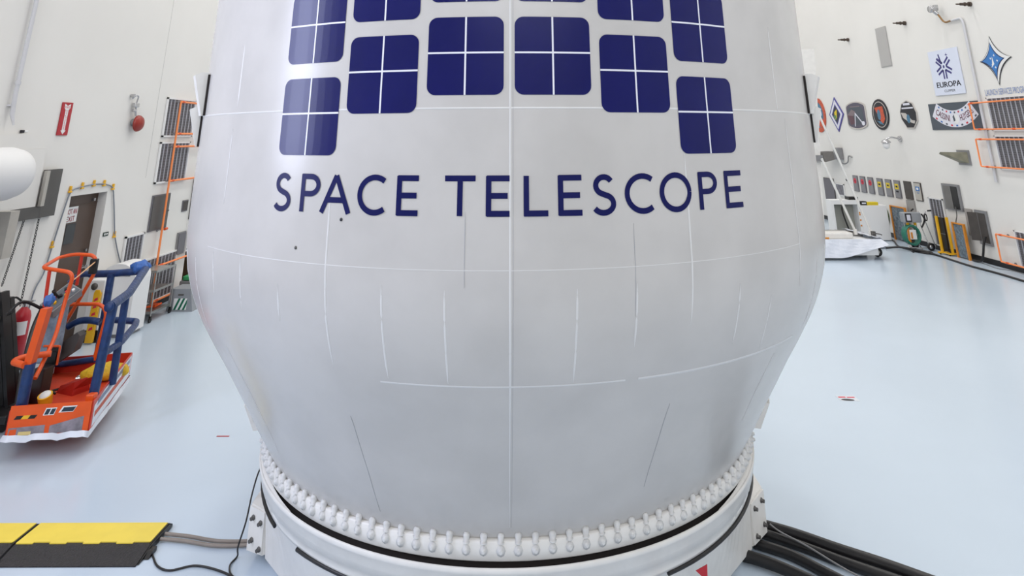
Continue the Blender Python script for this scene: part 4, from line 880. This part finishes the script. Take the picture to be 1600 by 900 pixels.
# Cassini Huygens banner
t = thing('cassini_banner', 'dark grey banner with a pale curved CASSINI HUYGENS ribbon on the right wall', 'banner', fR(16.8, 3.1, 0))
b = MB(); wbox(b, fR, 15.78, 17.76, 3.10, 3.78, 0, .012); b.build('board', PGREY, t)
ccz = 4.62
def rib(u, v, d): # u 0..1 along, v 0..1 across
    a_ = math.radians(-90+(u-.5)*74); r = 1.46-.42*v
    return fR(16.76-r*math.cos(a_)*1.02, ccz+r*math.sin(a_), d)
b = MB(); n = 24; vs = []
for i in range(n+1): vs += [rib(i/n, 0, .014), rib(i/n, 1, .014)]
b.add(vs, [(2*i, 2*i+1, 2*i+3, 2*i+2) for i in range(n)]); rb_ = b.build('ribbon', PPALE, t)
b = MB(); word(b, 'CASSINI', lambda u, v, d: rib(.05+.33*u, .32+.38*v, d), .0155, bold=.004); b.build('lettering', mat('ribbon_red', S(170, 90, 112), .5), rb_)
b = MB(); word(b, 'HUYGENS', lambda u, v, d: rib(.62+.33*u, .32+.38*v, d), .0155, bold=.004); b.build('lettering', mat('ribbon_red', S(170, 90, 112), .5), rb_)
b = MB(); b.prism(oval(16.72, 3.37, .11, .12), fR, .0, .0155, 0); b.prism([(16.82, 3.30), (16.75, 3.33), (16.78, 3.48), (16.84, 3.42)], fR, 0, .0165, 1); b.build('globe_mark', [WHITE, PGREY], rb_)
for i in range(9):
    for v in (.10, .88):
        b = MB()
        u = .07+.107*i; q = [rib(u, v-.05, .0155), rib(u+.04, v-.05, .0155), rib(u+.04, v+.05, .0155), rib(u, v+.05, .0155)]; b.add(q, [(0, 1, 2, 3)], 0); b.build('small_flag', (REDT, BLUET, PGREY)[(i+int(v*2)) % 3], rb_)
# wall lamp, wedge bracket, floodlight
t = thing('wall_lamp', 'caged chrome lamp on a bracket on the right wall below the patches', 'lamp', fR(19.4, 2.8, 0))
b = MB(); b.cyl(fR(19.38, 2.86, 0), fR(19.38, 2.86, .03), .09, 16); b.tube(rnd([fR(19.38, 2.86, .02), fR(19.42, 2.92, .25), fR(19.45, 2.84, .40)], .12), .025, 10); b.build('arm', CHROME, t)
b = MB(); b.lathe([(.03, .06), (.09, .02), (.13, -.02), (.13, -.05)], fR(19.45, 2.80, .40), 20); b.build('shade', CHROME, t)
b = MB(); b.lathe([(.09, -.05), (.10, -.12), (.07, -.20), (.001, -.23)], fR(19.45, 2.80, .40), 16); b.build('globe', WHITE, t)
t = thing('wedge_bracket', 'pointed steel bracket standing out from the right wall below the banner', 'bracket', fR(16.6, 2.3, 0))
b = MB(); b.add([fR(16.55, 2.55, 0), fR(16.9, 2.55, 0), fR(17.0, 2.50, .45), fR(16.95, 2.55, .45), fR(16.55, 2.28, 0), fR(16.9, 2.28, 0)], [(0, 1, 2, 3), (0, 3, 4), (1, 5, 2), (4, 3, 2, 5), (0, 4, 5, 1)]); b.build('wedge', mat('olive_steel', S(150, 146, 126), .4, metal=.3, noise=.3), t)
b = MB(); wbox(b, fR, 16.5, 16.96, 2.24, 2.60, 0, .015); b.build('base_plate', GREY, t)
t = thing('floodlight', 'dark square floodlight with a loose cable on the far right wall', 'floodlight', fR(23.4, 2.0, 0))
b = MB(); b.add([fR(23.55, 2.36, .45), fR(24.1, 2.38, .55), fR(23.9, 2.05, .60), fR(23.35, 2.06, .45), fR(23.3, 2.42, .18), fR(23.75, 2.42, .2), fR(23.65, 2.18, .2), fR(23.2, 2.15, .18)], [(0, 1, 2, 3), (4, 5, 6, 7), (0, 1, 5, 4), (1, 2, 6, 5), (2, 3, 7, 6), (3, 0, 4, 7)]); b.build('lamp_head', DGREY, t)
b = MB(); wbox(b, fR, 22.95, 23.25, 2.15, 2.55, 0, .2, bev=.02); b.build('ballast_box', GREY, t)
b = MB(); b.tube(smooth([fR(23.1, 2.15, .1), fR(22.9, 2.02, .08), fR(22.6, 2.08, .06), fR(22.5, 2.28, .05), fR(22.35, 2.25, .02)], 5), .02, 8); b.build('cable', GREY, t)
b = MB(); b.cyl(fR(22.9, 1.5, 0), fR(22.9, 1.5, .04), .05, 12); b.cyl(fR(22.9, 1.5, .04), fR(22.9, 1.5, .06), .03, 12); tag(b.build('wall_button', PBLACK), 'tiny black button on the right wall left of the labelled panels', 'button')
# row of labelled utility panels
rowp = [(22.20, 22.51, REDT, 'red', 'first from the fairing'), (21.73, 22.05, REDT, 'red', 'second from the fairing'), (21.25, 21.57, REDT, 'red', 'third from the fairing'),
        (20.71, 21.03, PYEL, 'yellow', 'next to the red labelled ones'), (20.23, 20.56, PYEL, 'yellow', 'middle of three yellow ones'), (19.78, 20.09, PYEL, 'yellow', 'with a black spot under its label')]
for i, (ya, yb, lm, cn, wh) in enumerate(rowp):
    t = flatpanel('utility_box', fR, ya, yb, 1.17, 1.67, .03, PANELG, 'grey wall panel with a %s label, %s' % (cn, wh), 'utility panel', LOUV, group='labelled utility panels')
    b = MB(); m_ = (ya+yb)/2
    if cn == 'red': b.prism(oval(m_, 1.50, .09, .085, 16), fR, .03, .033, 0); wbox(b, fR, m_-.04, m_+.04, 1.485, 1.51, .033, .035, 1)
    else: wbox(b, fR, m_-.095, m_+.095, 1.42, 1.57, .03, .033, 0); wbox(b, fR, m_-.05, m_+.05, 1.47, 1.52, .033, .035, 1)
    b.build('label_plate', [lm, PBLACK], t)
    if i == 5: b = MB(); wbox(b, fR, m_-.05, m_+.04, 1.34, 1.38, .03, .05); b.build('padlock', PBLACK, t)
t = flatpanel('utility_box', fR, 18.76, 19.08, 1.19, 1.68, .03, BEIGE, 'beige wall panel with a blue label, end of the labelled row', 'utility panel', PANELD, group='labelled utility panels')
b = MB(); wbox(b, fR, 18.82, 19.0, 1.45, 1.57, .03, .033, 0); wbox(b, fR, 18.86, 18.96, 1.39, 1.41, .03, .033, 0); b.prism(oval(18.91, 1.51, .05, .035, 12), fR, .033, .035, 1); b.build('label_plate', [BLUET, WHITE], t)
t = thing('utility_box', 'dark open wall box with its grey door hanging down in the labelled row', 'utility panel', fR(19.4, 1.2, 0), 'labelled utility panels')
b = MB(); wbox(b, fR, 19.22, 19.58, 1.19, 1.68, 0, .02); b.build('box_inside', PANELD, t)
b = MB(); wbox(b, fR, 19.20, 19.58, .68, 1.17, 0, .03); b.build('hanging_door', mat('panel_pale', S(150, 148, 146), .45), t)
flatpanel('service_box', fR, 23.93, 24.70, .53, 1.47, .03, LOUV, 'dark grey access panel on the far right wall beside the white post', 'access panel', DGREY)
# open boxes of the right wall
t = thing('electrical_box', 'open grey electrical box with a dark half on the right wall above the yellow cart', 'electrical box', fR(17.45, 1.11, 0))
b = MB(); wbox(b, fR, 17.13, 17.79, 1.10, 1.74, 0, .05); b.build('housing', GREY, t)
b = MB(); wbox(b, fR, 17.18, 17.42, 1.14, 1.69, .05, .056); b.build('dark_inside', BLACK, t)
b = MB(); wbox(b, fR, 17.42, 17.72, 1.14, 1.69, .05, .062); b.build('inner_plate', mat('plate_grey', S(124, 122, 120), .4, metal=.3, noise=.2, nscale=3), t)
b = MB(); b.tube(smooth([fR(17.32, 1.2, .08), fR(17.3, 1.0, .1), fR(17.36, .8, .12), fR(17.28, .6, .12), fR(17.42, .42, .1)], 5), .012, 8); b.build('cable', DGREY, t)
t = thing('electrical_box', 'grey electrical box, door swung out over a black hose, low on the right wall', 'electrical box', fR(16.45, .42, 0))
b = MB(); wbox(b, fR, 16.30, 16.72, .42, 1.20, 0, .03); b.build('housing', GREY, t)
b = MB(); b.add([fR(16.66, .50, .03), fR(16.80, .50, .16), fR(16.80, 1.14, .16), fR(16.66, 1.14, .03), fR(16.64, .50, .03), fR(16.78, .50, .175), fR(16.78, 1.14, .175), fR(16.64, 1.14, .03)], [(0, 1, 2, 3), (4, 5, 6, 7), (0, 1, 5, 4), (1, 2, 6, 5), (2, 3, 7, 6), (3, 0, 4, 7)]); b.build('swung_door', PANELD, t)
b = MB(); wbox(b, fR, 16.36, 16.62, .47, 1.14, .03, .034); b.build('dark_inside', PANELD, t)
b = MB(); b.tube(smooth([fR(16.45, .62, .06), fR(16.47, .45, .12), fR(16.52, .25, .14), fR(16.60, .08, .15), fR(16.75, .03, .16), fR(16.92, .028, .16)], 6), .026, 8); b.build('black_hose', BLACKR, t)
flatpanel('service_box', fR, 16.82, 17.10, .56, 1.19, .02, mat('panel_taupe', S(160, 154, 150), .5), 'plain pale grey plate on the right wall between the two electrical boxes', 'access panel')
# amber framed screens
def amber(ya, yb, zt, x, label):
    t = thing('framed_screen', label, 'framed screen', (x, (ya+yb)/2, 0), 'amber framed screens'); b = MB()
    for p, q in (((ya, .0), (ya, zt)), ((yb, .0), (yb, zt)), ((ya, zt), (yb, zt))):
        b.box((x-.025, min(p[0], q[0])-.025, min(p[1], q[1])), (x+.025, max(p[0], q[0])+.025, max(p[1], q[1])+(.03 if p[1] == q[1] else 0)))
    b.build('frame', AMBER, t)
    b = MB(); n = 10; vs = []
    for i in range(n+1):
        for j in range(n+1): vs.append((x+.012*math.sin(i*2.1+j*1.3), ya+(yb-ya)*i/n, .03+(zt-.03)*j/n))
    b.add(vs, [(i*(n+1)+j, i*(n+1)+j+1, (i+1)*(n+1)+j+1, (i+1)*(n+1)+j) for i in range(n) for j in range(n)]); b.build('plastic_sheet', LPLASTIC, t)
amber(19.55, 20.28, .92, 11.15, 'amber framed plastic covered screen against the right wall beside the white cabinet')
amber(17.0, 17.42, .80, 11.10, 'amber framed plastic covered screen behind the yellow and black cart')
b = MB(); b.tube([fR(20.8+.10*math.cos(k*PI/8), .58+.19*math.sin(k*PI/8), .03) for k in range(16)], .05, 8, closed=True)
tag(b.build('green_coil', mat('olive_green', S(110, 128, 96), .6, noise=.4, nscale=30)), 'small green coil hanging on the right wall by the white cabinet', 'coil')
# green reel cart
t = thing('hose_reel_cart', 'green hose reel on a steel hand cart with grey gauge box, right wall', 'reel cart', (10.8, 18.6, 0))
b = MB(); c = Vector((10.68, 18.62, .36))
for k in range(5): b.tube([c+Vector((.20*math.cos(a_), .06*(k-2)*.6, .24*math.sin(a_))) for a_ in [2*PI*j/20 for j in range(20)]], .028, 8, closed=True)
b.build('hose_reel', GREENP, t)
b = MB(); b.box((10.58, 18.50, .26), (10.76, 18.52, .50), bev=.01); b.build('tag_card', WHITE, t)
b = MB(); b.box((10.60, 18.495, .28), (10.65, 18.498, .44)); b.build('orange_card', AMBER, t)
b = MB(); b.box((10.50, 18.52, .68), (10.98, 18.72, .93), bev=.015); b.build('gauge_box', mat('gauge_grey', S(168, 172, 178), .35, metal=.3), t)
b = MB(); b.box((10.54, 18.505, .70), (10.70, 18.52, .91)); b.box((10.57, 18.50, .735), (10.67, 18.505, .88), 1); b.build('gauge_dial', [PBLACK, PPALE], t)
b = MB(); b.box((10.60, 18.60, .60), (10.66, 18.64, .68)); b.box((10.8, 18.60, .60), (10.86, 18.64, .68)); b.build('valve', YEL2, t)
b = MB()
for x in (10.54, 10.86): b.tube(rnd([(x, 18.50, .0+.012), (x, 18.62, .10), (x, 18.62, .68)], .03), .012, 8)
b.cyl((10.54, 18.50, .02), (10.86, 18.50, .02), .012, 8); b.tube(rnd([(11.0, 18.4, .08), (10.98, 18.62, .60), (11.0, 18.66, .95)], .05), .012, 8); b.tube(rnd([(11.16, 18.4, .08), (11.02, 18.5, .85), (11.1, 18.46, .98), (11.2, 18.4, .99)], .05), .012, 8); b.cyl((10.54, 18.5, .06), (11.15, 18.42, .06), .014, 8); b.build('cart_frame', CHROME, t)
b = MB(); b.cyl((10.80, 18.66, .96), (10.86, 18.62, 1.02), .02, 8); b.cyl((11.12, 18.44, .985), (11.2, 18.38, 1.0), .02, 8); b.build('grip', BLACKR, t)
b = MB(); b.tube(smooth([(10.98, 18.5, .9), (11.03, 18.48, .78), (11.0, 18.5, .66), (10.93, 18.5, .56)], 5), .022, 8); b.tube([(11.06+.03*math.cos(k), 18.45, .82+.09*math.sin(k)) for k in [j*PI/5 for j in range(10)]], .014, 8, closed=True); b.build('black_hose', BLACKR, t)
for x, y in ((11.0, 18.35), (10.78, 18.70)):
    b = MB(); b.lathe([(.05, -.02), (.09, -.03), (.10, 0), (.09, .03), (.05, .02)], (x, y, .10), 24, axis='Y'); wq = b.build('wheel', BLACKR, t)
    b = MB(); b.lathe([(.001, -.022), (.05, -.022), (.05, .022), (.001, .022)], (x, y, .10), 16, axis='Y'); b.build('hub', CHROME, wq)
# yellow and black cart
t = thing('barrier_cart', 'yellow framed cart with a black panel in front of the right wall', 'cart', (11.05, 17.7, 0))
b = MB()
for y0_, x0_ in ((17.86, 10.98), (17.60, 11.08)):
    b.box((x0_-.025, y0_-.03, .05), (x0_+.025, y0_+.03, .92), bev=.006); b.box((x0_-.10, y0_-.04, .03), (x0_+.14, y0_+.04, .07), bev=.006)
b.box((10.98, 17.58, .04), (11.06, 17.88, .07)); b.build('frame', YEL2, t)
b = MB(); b.box((11.0, 17.63, .12), (11.05, 17.83, .90)); b.build('panel', BLACK, t)
b = MB(); b.box((10.995, 17.63, .50), (11.0, 17.83, .51)); b.build('panel_joint', GREY, t)
for x, y in ((10.92, 17.86), (11.18, 17.86), (11.0, 17.60), (11.2, 17.60)):
    b = MB(); b.cyl((x, y-.01, .02), (x, y+.01, .02), .02, 12); b.build('castor', BLACKR, t)
# black cables along the right wall
cable('cable', [(9.6, 18.8, .026), (10.0, 18.72, .026), (10.25, 18.5, .07), (10.45, 18.1, .07), (10.66, 17.7, .026), (10.62, 16.9, .02), (10.58, 16.2, .02), (10.62, 15.4, .02), (10.6, 14.4, .02), (10.6, 13.0, .02)], .026, BLACKR, 'long black cable on the floor running along the right wall', 'cable')
cable('cable', [(10.95, 20.6, .02), (10.90, 20.0, .02), (10.6, 19.3, .02), (10.45, 18.9, .02), (10.46, 18.45, .02), (10.50, 18.0, .02), (10.60, 17.85, .02), (10.76, 17.95, .02), (10.74, 18.15, .02), (10.62, 18.3, .02), (10.45, 18.32, .02), (10.36, 18.1, .02)], .024, BLACKR, 'black cable looping on the floor under the green reel cart', 'cable')
cable('cable', [(11.2, 16.8, .01), (11.1, 16.4, .01), (11.05, 16.0, .01), (11.2, 15.7, .01), (11.15, 15.2, .01), (11.2, 14.4, .01)], .008, GREY, 'thin grey wire on the floor beneath the low orange loop', 'cable')
# white cabinet with its open bay
t = thing('white_cabinet', 'white cabinet with an open grey bay and a plain door, far right behind the struts', 'cabinet', (10.1, 20.2, 0))
b = MB(); b.box((10.10, 20.0, .02), (10.88, 20.35, .97), bev=.01); b.build('closed_side', WHITE, t)
b = MB(); b.box((9.25, 20.0, 1.0), (10.10, 20.35, 1.12)); b.box((9.25, 20.0, .02), (9.32, 20.35, 1.0)); b.box((10.02, 20.0, .02), (10.10, 20.35, 1.0)); b.build('bay_frame', WHITE, t)
b = MB(); b.box((9.32, 20.30, .02), (10.02, 20.33, 1.0)); b.build('bay_back', mat('bay_grey', S(150, 150, 142), .5), t)
b = MB(); b.tube(smooth([(9.66, 20.2, .95), (9.62, 20.15, .8), (9.66, 20.1, .5), (9.75, 20.1, .2), (9.8, 20.1, .05)], 5), .022, 8); b.build('black_hose', BLACKR, t)
b = MB()
for z in (.2, .4, .55, .7, .75): b.box((10.03, 19.99, z), (10.07, 20.0, z+.04))
b.build('orange_label', AMBER, t)
b = MB(); b.box((9.82, 20.05, 1.121), (10.09, 20.3, 1.2)); b.build('dark_tray', BLACK, t)
t = thing('barricade_light', 'yellow box with a black end lying on top of the white cabinet', 'warning light', (10.4, 20.1, .97))
b = MB(); b.box((10.32, 20.02, .97), (10.66, 20.18, 1.06), bev=.01); b.build('yellow_body', PYEL, t)
b = MB(); b.box((10.14, 20.02, .98), (10.32, 20.18, 1.08), bev=.01); b.build('black_end', BLACK, t)
b = MB(); b.box((10.17, 20.012, 1.01), (10.29, 20.02, 1.05)); b.build('label', PPALE, t)
b = MB(); b.box((9.0-1.6, 21.5, 0), (9.0-.9, 21.9, .16)); 
# white transport frame with mast and struts
t = thing('transport_frame', 'white wheeled frame draped in plastic sheet, carrying a tall white post, right of the fairing', 'transport frame', (8.2, 17.8, 0))
b = MB(); b.box((6.9, 17.15, .10), (8.95, 18.55, .46), bev=.01); b.build('base', WHITE, t)
b = MB(); b.box((7.0, 17.3, .46), (8.45, 17.7, .60), bev=.03); b.build('top_beam', WHITEM, t)
b = MB(); b.box((7.9, 17.7, .46), (8.9, 18.4, .53), bev=.01); b.build('tray', STEEL, t)
b = MB(); b.add([(7.62, 17.9, .46), (8.0, 17.9, .46), (8.0, 18.15, .46), (7.62, 18.15, .46), (8.03, 17.9, 5.33), (8.41, 17.9, 5.33), (8.41, 18.15, 5.33), (8.03, 18.15, 5.33)], [(0, 3, 2, 1), (4, 5, 6, 7), (0, 1, 5, 4), (1, 2, 6, 5), (2, 3, 7, 6), (3, 0, 4, 7)]); b.build('post', WHITEM, t)
b = MB(); b.box((7.98, 17.80, 2.30), (8.18, 17.9, 2.46)); b.build('strut_bracket', GREY, t)
b = MB(); b.cyl((7.78, 17.5, 4.50), (9.02, 17.5, .58), .028, 10); b.cyl((9.0, 17.5, .62), (9.02, 17.5, .48), .05, 10); b.build('strut', WHITEM, t)
b = MB(); b.cyl((8.05, 17.6, 2.38), (8.66, 17.6, .60), .030, 10); b.cyl((8.66, 17.6, .64), (8.67, 17.6, .52), .045, 10); b.build('strut', WHITEM, t)
b = MB(); b.box((7.3, 17.13, .44), (7.75, 17.15, .52)); b.build('orange_label', AMBER, t)
# draped sheet: front wall and the flap pulled out over the corner
b = MB(); n = 14; vs = []
for i in range(n+1):
    u = i/n; x = 6.9+u*2.15
    for j in range(6):
        v = j/5; zz = .48-v*(.42 if u < .55 else .42-.30*(u-.55)/.45)
        yy = 17.12-.06*v-(.10*v*max(0, u-.5))+.012*math.sin(i*1.9+j)
        vs.append((x+v*.30*max(0, u-.6), yy, zz))
b.add(vs, [(i*6+j, i*6+j+1, (i+1)*6+j+1, (i+1)*6+j) for i in range(n) for j in range(5)], 0, False)
vs = []
for i in range(8):
    for j in range(6):
        u = i/7; v = j/5; vs.append((9.05+v*(.12+.26*u)+.015*math.sin(i*2+j), 17.12+u*1.45, .50-v*(.30-.05*u)+.02*math.sin(i*1.7+j*1.2)))
b.add(vs, [(i*6+j, i*6+j+1, (i+1)*6+j+1, (i+1)*6+j) for i in range(7) for j in range(5)], 0, False)
vs = []
for i in range(8):
    for j in range(6):
        u = i/7; v = j/5; vs.append((8.75+.32*v, 17.12+u*1.45, .50+.05*(1-v)+.012*math.sin(i*2.3+j*1.7)))
b.add(vs, [(i*6+j, i*6+j+1, (i+1)*6+j+1, (i+1)*6+j) for i in range(7) for j in range(5)], 0, False)
b.build('plastic_sheet', PLASTIC, t)
for x, y in ((9.12, 17.55), (9.1, 18.3), (7.2, 17.6), (7.2, 18.3)):
    b = MB(); b.lathe([(.04, -.05), (.10, -.06), (.12, 0), (.10, .06), (.04, .05)], (x, y, .12), 20, axis='Y'); wq = b.build('wheel', BLACKR, t)
    b = MB(); b.cyl((x, y-.062, .12), (x, y+.062, .12), .04, 12); b.build('hub', STEEL, wq)
b = MB(); b.tube(rnd([(8.95, 17.4, .5), (9.0, 17.35, .58), (9.15, 17.35, .56), (9.2, 17.35, .54)], .03), .014, 8); b.box((8.98, 17.36, .5), (9.06, 17.46, .62)); b.build('clamp', DGREY, t)
